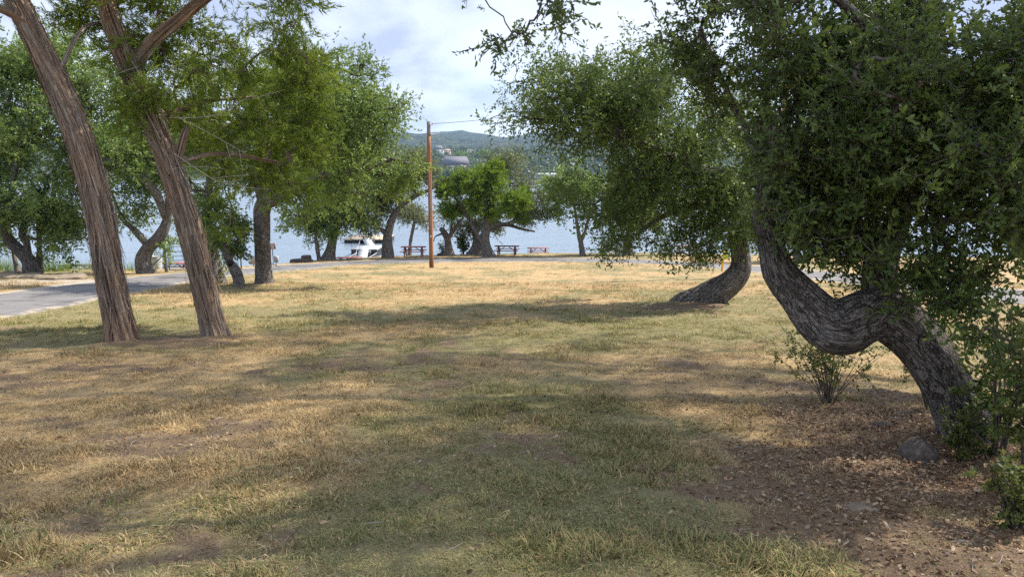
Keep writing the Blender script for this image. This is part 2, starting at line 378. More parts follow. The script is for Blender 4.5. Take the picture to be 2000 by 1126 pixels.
def m_oakbark(nt, b, L):
    uv = N(nt, 'ShaderNodeUVMap').outputs[0]
    def fissure(sc, dist, lo, hi):
        n_ = noise(nt, L, mapping(nt, L, uv, sc), 1, 4, .55, dist); a_ = N(nt, 'ShaderNodeMath', operation='SUBTRACT'); L(n_, a_.inputs[0]); a_.inputs[1].default_value = .5
        d_ = N(nt, 'ShaderNodeMath', operation='ABSOLUTE'); L(a_.outputs[0], d_.inputs[0]); return ramp(nt, L, d_.outputs[0], [(lo, (0, 0, 0)), (hi, (1, 1, 1))])
    f1 = fissure((24, 5.5, 1), .9, .0, .055); f2 = fissure((46, 15, 1), .6, .0, .07)
    n = noise(nt, L, mapping(nt, L, uv, (5, 2.4, 1)), 1, 6, 0.65); f = noise(nt, L, mapping(nt, L, uv, (120, 42, 1)), 1, 4, 0.75)
    c = ramp(nt, L, n, [(.3, (0.20, 0.175, 0.152)), (.55, (0.32, 0.29, 0.262)), (.75, (0.46, 0.43, 0.395))])
    c = mix(nt, L, 0.45, c, ramp(nt, L, f, [(.32, (0.08, .067, .057)), (.7, (0.46, .42, .38))]))
    c = mix(nt, L, f2, mix(nt, L, .6, c, (0.05, .04, .035)), c); c = mix(nt, L, f1, (0.045, 0.037, 0.032), c)
    L(c, b.inputs['Base Color'])
    h = N(nt, 'ShaderNodeMath', operation='ADD'); L(f1, h.inputs[0]); h2 = N(nt, 'ShaderNodeMath', operation='MULTIPLY_ADD'); L(f2, h2.inputs[0]); h2.inputs[1].default_value = .5; L(f, h2.inputs[2]); L(h2.outputs[0], h.inputs[1]); bump(nt, L, b, h.outputs[0], 1.0, 0.02)
M_OAKBARK = mat("oak_bark", m_oakbark, 0.95)
def m_junbark(nt, b, L):
    uv = N(nt, 'ShaderNodeUVMap').outputs[0]
    a = noise(nt, L, mapping(nt, L, uv, (26, 1.1, 1)), 1, 5, 0.65, 0.6); f = noise(nt, L, mapping(nt, L, uv, (160, 4, 1)), 1, 4, 0.7, .3)
    big = noise(nt, L, mapping(nt, L, uv, (3.2, 0.9, 1)), 1, 3)
    grey = ramp(nt, L, a, [(.36, (0.050, 0.038, 0.031)), (.5, (0.185, 0.150, 0.122)), (.64, (0.47, 0.415, 0.35))])
    red = ramp(nt, L, a, [(.36, (0.045, 0.026, 0.018)), (.5, (0.25, 0.12, 0.06)), (.64, (0.52, 0.32, 0.18))])
    c = mix(nt, L, ramp(nt, L, big, [(.42, (0, 0, 0)), (.6, (1, 1, 1))]), grey, red)
    c = mix(nt, L, 0.45, c, ramp(nt, L, f, [(.36, (0.025, 0.017, 0.012)), (.64, (0.55, 0.455, 0.355))]))
    rid = attr(nt, 'ridge').outputs['Fac']
    c = mix(nt, L, ramp(nt, L, rid, [(0.0, (0.75, 0.75, 0.75)), (.3, (0, 0, 0))]), c, (0.045, 0.027, 0.02))
    L(c, b.inputs['Base Color']); h = N(nt, 'ShaderNodeMath', operation='ADD'); L(a, h.inputs[0]); L(f, h.inputs[1]); bump(nt, L, b, h.outputs[0], 0.9, 0.015)
M_JUNBARK = mat("shaggy_juniper_bark", m_junbark, 0.95)
M_TWIG = plain("twig_bark", (0.05, 0.042, 0.036), (0.14, 0.12, 0.10), 20, 0.9)
M_DEADTWIG = plain("bleached_twig", (0.24, 0.21, 0.185), (0.46, 0.42, 0.375), 14, 0.9)

# ------------------------------------------------------------------ water, ground, road
def m_water(nt, b, L):
    b.inputs['Base Color'].default_value = (0.17, 0.225, 0.28, 1); b.inputs['Roughness'].default_value = 0.16; b.inputs['Specular IOR Level'].default_value = 0.5
    b.inputs['IOR'].default_value = 1.33
    pos = N(nt, 'ShaderNodeNewGeometry').outputs['Position']
    n1 = noise(nt, L, mapping(nt, L, pos, (.16, 0.62, 1)), 1.5, 4, .62); n2 = noise(nt, L, mapping(nt, L, pos, (.05, .12, 1)), 1, 3)
    ml = N(nt, 'ShaderNodeMath', operation='MULTIPLY_ADD'); L(n2, ml.inputs[0]); ml.inputs[1].default_value = 2.0; L(n1, ml.inputs[2])
    bump(nt, L, b, ml.outputs[0], 0.6, 0.24)
M_WATER = mat("lake_water", m_water, 0.1)
wv = np.array([(-3000, 20, WATER_Z), (3000, 20, WATER_Z), (3000, 900, WATER_Z), (-3000, 900, WATER_Z)])
tag(link("lake_water", mesh_np("lake_water", wv, [np.array([[0, 1, 2, 3]])], M_WATER)), "pale blue rippled lake beyond the shore trees", "lake", kind="structure")

def axis(parts):
    out = [np.array([parts[0][0]])]
    for a, b, n in parts: out.append(np.linspace(a, b, n + 1)[1:])
    return np.concatenate(out)
def grid_faces(nx, ny):
    i = np.arange(nx - 1)[:, None] * ny + np.arange(ny - 1)[None]
    return np.stack([i, i + ny, i + ny + 1, i + 1], -1).reshape(-1, 4)
def make_ground():
    xs = axis([(-90, -30, 24), (-30, -10, 60), (-10, 8, 200), (8, 30, 66), (30, 90, 24)])
    ys = axis([(-60, -2, 18), (-2, 1.5, 12), (1.5, 9, 130), (9, 20, 110), (20, 66, 130), (66, 120, 20)])
    X, Y = np.meshgrid(xs, ys, indexing='ij'); rd = road_dist(X, Y); Z = ground_z(X, Y, rd)
    g, s = cover(X, Y)
    gravel = 0.85 * (1 - sstep(ROAD_HW - .3, ROAD_HW + .55, rd)) + .8 * np.exp(-((X + 17.5) / 2.6) ** 2 - ((Y - 26.5) / 2.8) ** 2)
    gravel = np.maximum(gravel, sstep(1.0, 3.0, Y - crest(X, Y)) * .7)
    me = mesh_np("lawn", np.stack([X, Y, Z], -1).reshape(-1, 3), [grid_faces(len(xs), len(ys))], M_GROUND,
                 {'green': ('POINT', g.ravel()), 'soil': ('POINT', s.ravel()), 'gravel': ('POINT', gravel.ravel())}, smooth=True)
    tag(link("lawn_ground", me), "sloping dry lawn with straw and green patches", "lawn", kind="structure")
    # road
    t = frames(np.c_[ROAD_S, np.zeros(len(ROAD_S))])[2][:, :2]; nrm = np.stack([-t[:, 1], t[:, 0]], 1)
    k = np.linspace(-1, 1, 15); wob = 0.28 * (fbm(np.arange(len(ROAD_S)) * .25, 0, 0, 3, 3) - .5), 0.28 * (fbm(np.arange(len(ROAD_S)) * .25, 5, 0, 4, 3) - .5)
    w = ROAD_HW + np.where(k[None] > 0, wob[0][:, None], wob[1][:, None])
    XY = ROAD_S[:, None] + nrm[:, None] * (k[None] * w)[..., None]
    Zr = base_z(XY[..., 0], XY[..., 1]) - 0.012 + 0.03 * (1 - k[None] ** 2) - 0.03 * (np.abs(k)[None] > .99)
    me = mesh_np("road", np.concatenate([XY, Zr[..., None]], -1).reshape(-1, 3), [grid_faces(len(ROAD_S), len(k))], M_ROAD, {'edge': ('POINT', np.broadcast_to(np.abs(k)[None], Zr.shape).ravel())}, smooth=True)
    tag(link("park_road", me), "narrow grey asphalt park road curving round the lawn", "road", kind="structure")
make_ground()

# ------------------------------------------------------------------ far shore and hills
def far_z(x, y):
    prof = np.interp(y, [600, 628, 640, 700, 800, 900, 1200, 1600], [-14, -9.5, -7.6, 0, 9, 17, 27, 34])
    prof = prof + 5 * (fbm(x * .01, y * .01, 0, 21, 3) - .5) * sstep(640, 760, y)
    rid = np.interp(x, [-2600, -1500, -900, -500, -330, -250, -160, -90, -20, 60, 200, 420, 700, 1100, 1800, 2600], [70, 95, 110, 118, 104, 116, 124, 112, 98, 112, 118, 105, 112, 96, 110, 80])
    hill = .86 * rid * np.exp(-((y - 2500) / 620) ** 2)
    hill2 = 40 * np.exp(-((x + 420) / 300) ** 2 - ((y - 1700) / 260) ** 2) + 34 * np.exp(-((x - 350) / 330) ** 2 - ((y - 1750) / 240) ** 2)
    h = np.maximum(prof * np.interp(y, [0, 1600, 2200], [1, 1, .5]), 0) * 1.0 + np.minimum(prof, 0) + (hill + hill2) * sstep(1000, 1500, y)
    fz = fbm(x * .03, y * .03, 0, 61, 3) - .5
    return h + sstep(700, 1300, y) * (7 * fz) + sstep(1300, 1500, y) * 9 * (fbm(x * .006, y * .006, 0, 66, 4) - .5)
def m_hill(nt, b, L):
    pos = N(nt, 'ShaderNodeNewGeometry').outputs['Position']
    a = noise(nt, L, mapping(nt, L, pos, (1, .45, 1)), 0.006, 6, .6); f = noise(nt, L, mapping(nt, L, pos, (1, .5, 1)), 0.075, 5, .8)
    wood = ramp(nt, L, f, [(.42, (0.008, 0.015, 0.010)), (.58, (0.066, 0.086, 0.040))])
    c = mix(nt, L, ramp(nt, L, a, [(.62, (0, 0, 0)), (.67, (1, 1, 1))]), wood, (0.26, 0.22, 0.15))
    L(c, b.inputs['Base Color']); bump(nt, L, b, f, 1.0, 14)
M_HILL = mat("wooded_hill", m_hill, 0.95)
def make_far():
    xs = axis([(-2600, -700, 60), (-700, 700, 280), (700, 2600, 60)]); ys = axis([(600, 700, 20), (700, 1600, 50), (1600, 2700, 70), (2700, 3600, 12)])
    X, Y = np.meshgrid(xs, ys, indexing='ij')
    me = mesh_np("hills", np.stack([X, Y, far_z(X, Y)], -1).reshape(-1, 3), [grid_faces(len(xs), len(ys))], M_HILL, smooth=True)
    tag(link("far_hills", me), "wooded blue-green hills across the lake", "hills", kind="structure")
make_far()

# ------------------------------------------------------------------ leaves
def unit(v): return v / np.maximum(np.linalg.norm(v, axis=-1, keepdims=True), 1e-9)
def leaf_mesh(name, pos, axis_, nrm, size, kind, rnd, material, aspect=0.42):
    """one little blade of leaf at every pos: axis_ = along the leaf, nrm = its face"""
    n = len(pos); a = unit(axis_); s = unit(np.cross(a, nrm)); nn = np.cross(s, a); L = size[:, None]; w = L * aspect * .5
    if kind == 'oak':          # folded along the midrib, tip drooping
        f = nn * L * 0.07
        V = np.stack([pos, pos + a * L * .3 + s * w + f, pos + a * L * .72 + s * w * .85 + f * .6, pos + a * L - nn * L * .10,
                      pos + a * L * .72 - s * w * .85 + f * .6, pos + a * L * .3 - s * w + f], 1)
        b = np.arange(n)[:, None] * 6; fc = np.concatenate([b + np.array([[0, 1, 2, 3]]), b + np.array([[0, 3, 4, 5]])]); R = np.concatenate([rnd, rnd])
    elif kind == 'rhomb':
        V = np.stack([pos, pos + a * L * .5 + s * w, pos + a * L, pos + a * L * .45 - s * w], 1)
        fc = np.arange(n)[:, None] * 4 + np.array([[0, 1, 2, 3]]); R = rnd
    else:                      # needle: narrow triangle-ended blade
        V = np.stack([pos - s * w * .8, pos + s * w * .8, pos + a * L], 1)
        fc = np.arange(n)[:, None] * 3 + np.array([[0, 1, 2]]); R = rnd
    return mesh_np(name, V.reshape(-1, 3), [fc], material, {'rnd': ('FACE', R)})

def tubes(polys, radii, n=4):
    """many small tubes of equal point count: polys (T,p,3), radii (T,p)"""
    T, p, _ = polys.shape
    t = np.gradient(polys, axis=1); t = unit(t)
    ref = np.where(np.abs(t[..., 2:3]) < .9, np.array([0, 0, 1.]), np.array([1., 0, 0])); x = unit(np.cross(t, ref)); y = np.cross(t, x)
    a = np.arange(n) * 2 * math.pi / n
    V = polys[:, :, None] + radii[:, :, None, None] * (np.cos(a)[:, None] * x[:, :, None] + np.sin(a)[:, None] * y[:, :, None])
    b = (np.arange(T) * p * n)[:, None, None, None] + (np.arange(p - 1) * n)[None, :, None, None]; j = np.arange(n)[None, None, :, None]; j1 = (j + 1) % n
    Fc = np.concatenate(np.broadcast_arrays(b + j, b + j1, b + n + j1, b + n + j), -1).reshape(-1, 4)
    uv = np.stack(np.broadcast_arrays(a[None, None] * radii[..., None], np.linspace(0, 1, p)[None, :, None] * np.linalg.norm(polys[:, -1] - polys[:, 0], axis=1)[:, None, None]), -1)
    return V.reshape(-1, 3), Fc, uv.reshape(-1, 2)

def bark_tube(pts4, step, nseg, amp, style, seed, flare=0.0, origin=(0, 0, 0)):
    """a trunk or limb: rows x,y,z,r; returns verts, faces, uv, ridge"""
    Q = spline(pts4, step); c, r = Q[:, :3], np.maximum(Q[:, 3], .004); X, Y, T = frames(c)
    s = np.concatenate([[0], np.cumsum(np.linalg.norm(np.diff(c, axis=0), axis=1))])
    a = np.arange(nseg + 1) * 2 * math.pi / nseg
    A, Sv = np.meshgrid(a, s); R0 = r[:, None] * np.ones_like(A); rm = max(r.max() * .72, .02)
    ca, sa = np.cos(A), np.sin(A)
    if style == 'juniper':
        tw = Sv * .35; ca2, sa2 = np.cos(A + tw), np.sin(A + tw)
        k = 9 * rm / .25
        rg = fbm(ca2 * k, sa2 * k, Sv * .9, seed, 3); lobes = fbm(ca2 * 1.4, sa2 * 1.4, Sv * .45, seed + 5, 2) - .5
        fine = vnoise(ca2 * k * 3.2, sa2 * k * 3.2, Sv * 2.2, seed + 9)
        disp = amp * (2.2 * (rg - .5) + .7 * (fine - .5)) + lobes * .30 * R0; ridge = np.clip(rg * 1.2 + fine * .3 - .38, 0, 1)
    else:
        k = 7
        big = fbm(ca * 1.3, sa * 1.3, Sv * .9 / max(rm * 4, .2), seed, 3) - .5; rg = 1 - np.abs(2 * fbm(ca * k, sa * k, Sv * k * .45 / max(rm, .05) * .35, seed + 3, 2) - 1)
        disp = big * .42 * R0 + amp * (rg - .7); ridge = rg
    if style != 'juniper':
        rk = np.random.default_rng(seed + 99)
        disp = disp + R0 * .34 * (vnoise(Sv[:, :1] * .9 / max(rm * 3, .15), 7.3, 0, seed + 31) - .5)
        for _ in range(int(2 + s[-1] / max(rm * 4, .3))):
            sk, ak, wk, hk = rk.uniform(0, s[-1]), rk.uniform(0, 6.28), rk.uniform(.3, .7) * rm, rk.uniform(.08, .30) * rm
            da = np.angle(np.exp(1j * (A - ak))) * rm; dd = np.sqrt(da ** 2 + (Sv - sk) ** 2) / wk
            disp = disp + hk * (np.exp(-dd ** 2 * 1.5) - (.9 * np.exp(-(dd * 2.6) ** 2) if rk.random() < .4 else 0))
    fl = flare * R0 * np.exp(-Sv / (2.0 * rm + .02)) * (.55 + .9 * vnoise(ca * 1.9 + 3, sa * 1.9, 0, seed + 13))
    Rr = np.maximum(R0 + disp + fl, R0 * .35)
    V = c[:, None] + Rr[..., None] * (ca[..., None] * X[:, None] + sa[..., None] * Y[:, None]) - np.array(origin)
    n = nseg + 1; i = np.arange(len(s) - 1)[:, None] * n + np.arange(nseg)[None]
    Fc = np.stack([i, i + 1, i + n + 1, i + n], -1).reshape(-1, 4)
    return V.reshape(-1, 3), Fc, np.stack([A * rm + seed * .37, Sv], -1).reshape(-1, 2), ridge.ravel()

def limb_px(l):
    return np.array([list(P(px, py, d)) + [r * M_PX(d)] for px, py, d, r in l])

def quat_from(z, roll):
    """rotations (as XYZ eulers) that turn local +Z onto each row of z after a roll about it"""
    z = unit(z); th = np.arccos(np.clip(z[:, 2], -1, 1)); ph = np.arctan2(z[:, 1], z[:, 0])
    cz, sz, ct, st, cr, sr = np.cos(ph), np.sin(ph), np.cos(th), np.sin(th), np.cos(roll), np.sin(roll)
    R = np.empty((len(z), 3, 3))            # Rz(ph) Ry(th) Rz(roll)
    R[:, 0, 0] = cz * ct * cr - sz * sr; R[:, 0, 1] = -cz * ct * sr - sz * cr; R[:, 0, 2] = cz * st
    R[:, 1, 0] = sz * ct * cr + cz * sr; R[:, 1, 1] = -sz * ct * sr + cz * cr; R[:, 1, 2] = sz * st
    R[:, 2, 0] = -st * cr; R[:, 2, 1] = st * sr; R[:, 2, 2] = ct
    return np.stack([np.arctan2(R[:, 2, 1], R[:, 2, 2]), np.arcsin(np.clip(-R[:, 2, 0], -1, 1)), np.arctan2(R[:, 1, 0], R[:, 0, 0])], 1)
def scatter_obj(name, pts, rot, scale, variants, mt, attrs, parent=None, pick=None):
    """one object whose points carry copies of a few small meshes"""
    me = bpy.data.meshes.new(name); n = len(pts); me.vertices.add(n); me.vertices.foreach_set('co', np.asarray(pts, np.float32).ravel())
    for k, v in list(attrs.items()) + [('i_scale', scale)]:
        a = me.attributes.new(k, 'FLOAT', 'POINT'); a.data.foreach_set('value', np.asarray(v, np.float32))
    a = me.attributes.new('i_rot', 'FLOAT_VECTOR', 'POINT'); a.data.foreach_set('vector', np.asarray(rot, np.float32).ravel())
    a = me.attributes.new('i_pick', 'INT', 'POINT'); a.data.foreach_set('value', (np.arange(n) % len(variants) if pick is None else pick).astype(np.int32))
    me.materials.append(mt); o = link(name, me, parent)
    ng = bpy.data.node_groups.new(name, 'GeometryNodeTree')
    for io in ('INPUT', 'OUTPUT'): ng.interface.new_socket('Geometry', in_out=io, socket_type='NodeSocketGeometry')
    A, B = ng.nodes.new('NodeGroupInput'), ng.nodes.new('NodeGroupOutput'); ip = ng.nodes.new('GeometryNodeInstanceOnPoints'); gi = ng.nodes.new('GeometryNodeGeometryToInstance'); L = ng.links.new
    for v in variants[::-1]:
        oi = ng.nodes.new('GeometryNodeObjectInfo'); oi.inputs['Object'].default_value = v; oi.inputs['As Instance'].default_value = False; L(oi.outputs['Geometry'], gi.inputs[0])
    ip.inputs['Pick Instance'].default_value = True
    def na(nm, ty):
        q = ng.nodes.new('GeometryNodeInputNamedAttribute'); q.data_type = ty; q.inputs[0].default_value = nm; return next(s_ for s_ in q.outputs if s_.enabled and s_.name == 'Attribute')
    e2r = ng.nodes.new('FunctionNodeEulerToRotation'); L(na('i_rot', 'FLOAT_VECTOR'), e2r.inputs[0])
    L(A.outputs[0], ip.inputs['Points']); L(gi.outputs[0], ip.inputs['Instance']); L(na('i_scale', 'FLOAT'), ip.inputs['Scale']); L(e2r.outputs[0], ip.inputs['Rotation']); L(na('i_pick', 'INT'), ip.inputs['Instance Index'])
    L(ip.outputs[0], B.inputs[0]); md = o.modifiers.new(name, 'NODES'); md.node_group = ng
    return o
def sprig_mesh(rng, m, leaf, kind, mt, aspect, droop):
    """a twig of unit length along +Z with m leaves"""
    t = (np.arange(m) + rng.random(m)) / m * .9 + .1; bend = np.array([rng.normal() * .18, rng.normal() * .18, 0])
    pos = np.stack([bend[0] * t * t, bend[1] * t * t, t], 1) + rng.normal(size=(m, 3)) * (leaf * .10)
    if kind == 'needle':
        th = rng.uniform(0, 6.28, m); side = np.stack([np.cos(th), np.sin(th), 0 * th], 1)
        pos = pos + side * (leaf * .16); ax = unit(np.array([0, 0, 1.]) + side * rng.uniform(.2, .9, (m, 1)))
    else: ax = unit(np.array([0, 0, .7]) + rng.normal(size=(m, 3)) * .75)
    nr = unit(rng.normal(size=(m, 3)))
    me = leaf_mesh('leaf_sprig', pos, ax, nr, leaf * rng.uniform(.65, 1.2, m), kind, np.clip(.20 + .20 * t + .26 * rng.random(m), 0, .66) + 2.0 * (rng.random(m) < .0014), mt, aspect)
    return bpy.data.objects.new('leaf_sprig', me)

TREES = []
def tree(name, label, base, limbs, blobs, n, clump, k, m, leaf, kind='rhomb', leafm=None, barkm=None, style='oak', seed=1, seg=14, step=.18, amp=.02, flare=.5,
         droop=.15, aspect=.45, twigs=False, branch_r=.006, group=None, cat='tree', bough=7, shift=True):
    rng = np.random.default_rng(seed); leafm = leafm or L_OAK; barkm = barkm or M_OAKBARK
    base = np.asarray(base, float)
    root = thing(name, base, label, cat, group)
    # wood
    if not isinstance(limbs[0], np.ndarray) and shift:
        dd = base[1] - limbs[0][0][2]; limbs = [[(a_, b_, c_ + dd, r_) for a_, b_, c_, r_ in l] for l in limbs]; blobs = [tuple(b_[:4]) + (b_[4] + dd,) + tuple(b_[5:]) for b_ in blobs]
    LB = [l if isinstance(l, np.ndarray) else limb_px(l) for l in limbs]
    V, Fc, UV, RG, off = [], [], [], [], 0; nodes, nr = [], []
    for i, l in enumerate(LB):
        if i == 0: l = l.copy(); d0 = l[0, :3] - l[1, :3]; l = np.vstack([np.r_[l[0, :3] + unit(d0) * .15 + np.array([0, 0, -.12]), l[0, 3]], l])
        rmx = l[:, 3].max()
        v, f, u, g = bark_tube(l, max(step * (1 if i == 0 else 1.2), .012), seg if i == 0 else max(6, int(seg * min(1, .35 + rmx / max(LB[0][:, 3].max(), 1e-3) * .65))), amp * min(1, rmx / .1), style, seed * 7 + i, flare if i == 0 else 0, base)
        V.append(v); Fc.append(f + off); UV.append(u); RG.append(g); off += len(v)
        q = spline(l, .15 if l[:, 3].max() < .5 else .3); t0 = 0 if i else int(len(q) * .35)
        nodes.append(q[t0:, :3]); nr.append(q[t0:, 3])
    link('trunk', mesh_np(name + '_trunk', np.concatenate(V), [np.concatenate(Fc)], barkm, {'ridge': ('POINT', np.concatenate(RG))}, np.concatenate(UV), True), root)
    if not n: return root
    # clump centres inside the crown blobs
    bl = []
    for b in blobs:
        px, py, rx, ry, d, rd = b[:6]; w = b[6] if len(b) > 6 else 1
        bl.append((P(px, py, d), np.array([rx * M_PX(d), rd, ry * M_PX(d)]), w))
    vol = np.array([np.prod(b[1]) ** .8 * b[2] for b in bl]); cnt = np.maximum(1, (vol / vol.sum() * n).astype(int))
    C, OUT = [], []
    for (c, r, w), q in zip(bl, cnt):
        nb = max(2, q // bough); xb = unit(rng.normal(size=(nb, 3))) * (rng.random((nb, 1)) ** (1 / 2.6)); x = xb[rng.integers(0, nb, q)] + rng.normal(size=(q, 3)) * .15
        C.append(c + x * r); OUT.append(unit(x * r + 1e-6))
    C, OUT = np.concatenate(C), np.concatenate(OUT)
    keep = np.ones(len(C), bool)
    gzv = base_z(C[:, 0], C[:, 1]); keep &= C[:, 2] > gzv + .25
    C, OUT = C[keep], OUT[keep]
    # grow a branch to every clump, nearest first
    ND = np.concatenate(nodes); NR = np.concatenate(nr); par = -np.ones(len(ND), int); nl = list(ND); 
    cap = len(ND) + 4 * len(C); P_ = np.zeros((cap, 3)); P_[:len(ND)] = ND; PAR = -np.ones(cap, int); cntn = len(ND)
    D = np.full(len(C), 1e9); NI = np.zeros(len(C), int)
    for i in range(0, len(ND), 400):
        dd = np.linalg.norm(C[:, None] - ND[None, i:i + 400], axis=-1); j = dd.argmin(1); v = dd[np.arange(len(C)), j]; u = v < D; D[u] = v[u]; NI[u] = j[u] + i
    done = np.zeros(len(C), bool); paths = []; endn = []; GD = np.zeros((len(C), 3))
    for _ in range(len(C)):
        i = int(np.where(done, 1e9, D).argmin()); done[i] = True
        a, b = P_[NI[i]], C[i]; L = np.linalg.norm(b - a)
        mid = (a + b) / 2 + rng.normal(size=3) * L * .13 + np.array([0, 0, .07 * L]); q = []
        p = NI[i]; pts = [a]
        for t in (.25, .5, .75, 1):
            x = (1 - t) ** 2 * a + 2 * t * (1 - t) * mid + t * t * b; P_[cntn] = x; PAR[cntn] = p; p = cntn; q.append(cntn); cntn += 1; pts.append(x)
        paths.append((NI[i], q)); endn.append(q[-1]); GD[i] = unit(b - mid)
        nn = P_[q]; dd = np.linalg.norm(C[:, None] - nn[None], axis=-1) * 1.06; j = dd.argmin(1); v = dd[np.arange(len(C)), j]; u = v < D; D[u] = v[u]; NI[u] = np.array(q)[j[u]]
    load = np.zeros(cntn); load[endn] = 1
    for i in range(cntn - 1, len(ND) - 1, -1):
        if PAR[i] >= 0: load[PAR[i]] += load[i]
    polys = np.array([[P_[a]] + [P_[j] for j in q] for a, q in paths]); rad = np.array([[branch_r * max(load[j], 1) ** .42 for j in [q[0]] + q] for a, q in paths])
    polys[:, 1:-1] += rng.normal(size=polys[:, 1:-1].shape) * np.minimum(.02, .05 * np.linalg.norm(polys[:, -1] - polys[:, 0], axis=1))[:, None, None]
    bv, bf, bu = tubes(polys - base, rad, 5 if twigs else 4)
    cr = C.copy(); rr = clump * rng.uniform(.7, 1.25, len(C))
    dirs = unit(GD + OUT * .6)
    nC = len(C); sd_ = unit(rng.normal(size=(nC, k, 3)) + dirs[:, None] * .75); sd_[..., 2] -= droop * rng.random((nC, k)); sd_ = unit(sd_).reshape(-1, 3)
    rk = np.repeat(rr, k); st = np.repeat(C, k, 0) + rng.normal(size=(nC * k, 3)) * (rk[:, None] * .26); ln = rk * rng.uniform(.55, 1.1, nC * k)
    gzs = base_z(st[:, 0], st[:, 1]); ok = st[:, 2] + np.minimum(sd_[:, 2] * ln, 0) > gzs + .05; st, sd_, ln, rk = st[ok], sd_[ok], ln[ok], rk[ok]
    if twigs:
        tw = np.stack([st, st + sd_ * ln[:, None] * .55 + rng.normal(size=st.shape) * .01, st + sd_ * ln[:, None]], 1)
        tv, tf, tu = tubes(tw - base, np.broadcast_to(np.array([.0035, .0025, .001]), tw.shape[:2]), 3)
        bf = np.concatenate([bf, tf + len(bv)]); bv = np.concatenate([bv, tv]); bu = np.concatenate([bu, tu])
    tag(link('branches', mesh_np(name + '_branches', bv, [bf], M_TWIG if barkm is M_OAKBARK else barkm, {'ridge': ('POINT', np.full(len(bv), .6))}, bu), root), kind='stuff')
    mean = clump * .85; var = [sprig_mesh(rng, m, leaf / mean, kind, leafm, aspect, droop) for _ in range(6)]
    tint = np.repeat(rng.uniform(-.22, .22, nC), k)[ok] + rng.uniform(-.08, .08, len(st))
    tag(scatter_obj('crown', st - base, quat_from(sd_, rng.uniform(0, 6.28, len(st))), ln, var, leafm, {'tint': tint}, root), kind='stuff')
    TREES.append((name, len(st) * m))
    return root

# ------------------------------------------------------------------ the two leaning junipers on the left
def juniper(label, limbs, blobs, seed, **kw):
    b = hit(*limbs[0][0][:2]); d0 = b[1]
    return tree('juniper_tree', label, b, limbs, blobs, kw.pop('n'), kw.pop('clump', .36), 13, 30, .072, 'needle', L_JUN, M_JUNBARK, 'juniper', seed, seg=150, step=.016, amp=.040, flare=.7,
                droop=.35, aspect=.30, twigs=True, branch_r=.007, group='shaggy leaning junipers', **kw)
def strips(root, limb, seed, n):
    """loose ribbons of bark that peel off the trunk"""
    rng = np.random.default_rng(seed); Q = spline(limb_px(limb), .03); X, Y, T = frames(Q[:, :3]); V, Fc, UV, off = [], [], [], 0
    base = np.array(root.location)
    for _ in range(n):
        L = rng.integers(8, 34); i0 = rng.integers(0, max(1, len(Q) - L)); a = rng.uniform(0, 2 * math.pi); tw = rng.normal() * .004; w = rng.uniform(.004, .013)
        i = np.arange(i0, min(i0 + L, len(Q))); t = np.linspace(0, 1, len(i)); aa = a + tw * np.arange(len(i)) * 3
        end = rng.choice([0, 1], p=[.6, .4]); fr = (1 - t) if end == 0 else t          # which end hangs free
        lift = .012 + np.maximum(fr - rng.uniform(.3, .75), 0) ** 1.5 * rng.uniform(.02, .26)
        r = Q[i, 3] * 1.02 + lift; o = np.cos(aa)[:, None] * X[i] + np.sin(aa)[:, None] * Y[i]; sd = -np.sin(aa)[:, None] * X[i] + np.cos(aa)[:, None] * Y[i]
        c = Q[i, :3] + o * r[:, None]; c[:, 2] -= np.maximum(fr - .5, 0) ** 2 * .08 * (end == 0); ww = (w * (1 - .6 * fr))[:, None]
        V.append(np.stack([c - sd * ww, c + sd * ww + o * .003], 1).reshape(-1, 3) - base); k = np.arange(len(i) - 1)[:, None] * 2 + off
        Fc.append(np.concatenate([k, k + 1, k + 3, k + 2], 1)); u0 = rng.random() * 9
        UV.append(np.stack([np.stack([u0 + 0 * t, i * .03], 1), np.stack([u0 + w + 0 * t, i * .03], 1)], 1).reshape(-1, 2)); off += 2 * len(i)
    v = np.concatenate(V)
    tag(link('bark_strips', mesh_np('bark_strips', v, [np.concatenate(Fc)], M_JUNBARK, {'ridge': ('POINT', np.full(len(v), .8))}, np.concatenate(UV)), root), kind='stuff')

JA = [(240, 668, 11.0, 25.3), (215, 540, 11.0, 25.3), (188, 390, 11.05, 26.0), (150, 255, 11.1, 24.6), (85, 110, 11.2, 20.8), (22, -20, 11.3, 18.6), (-60, -190, 11.4, 14.1), (-110, -420, 11.5, 6.7)]
JB = [(420, 656, 11.5, 21.6), (398, 560, 11.5, 20.8), (368, 440, 11.5, 21.6), (330, 320, 11.55, 20.1), (290, 215, 11.6, 17.9), (243, 110, 11.65, 17.1), (205, 0, 11.7, 12.6), (175, -150, 11.8, 8.9), (160, -330, 12, 4.5)]
ja = juniper("shaggy leaning juniper trunk with peeling reddish bark, leftmost of the pair", [JA, [(60, 50, 11.2, 9), (10, 22, 11.0, 6), (-80, -10, 10.8, 3)], [(110, 150, 11.1, 5), (160, 60, 11.6, 3), (215, 40, 12.2, 1.5)]],
             [(-60, -260, 260, 160, 11.5, 2.2, 1.0), (150, 60, 110, 80, 12.4, .8, 1.0), (60, 20, 60, 50, 11.8, .5, .4), (150, -120, 190, 90, 11.5, 2, .8), (-220, -60, 160, 130, 10.5, 1.6, .8)], 11, n=230)
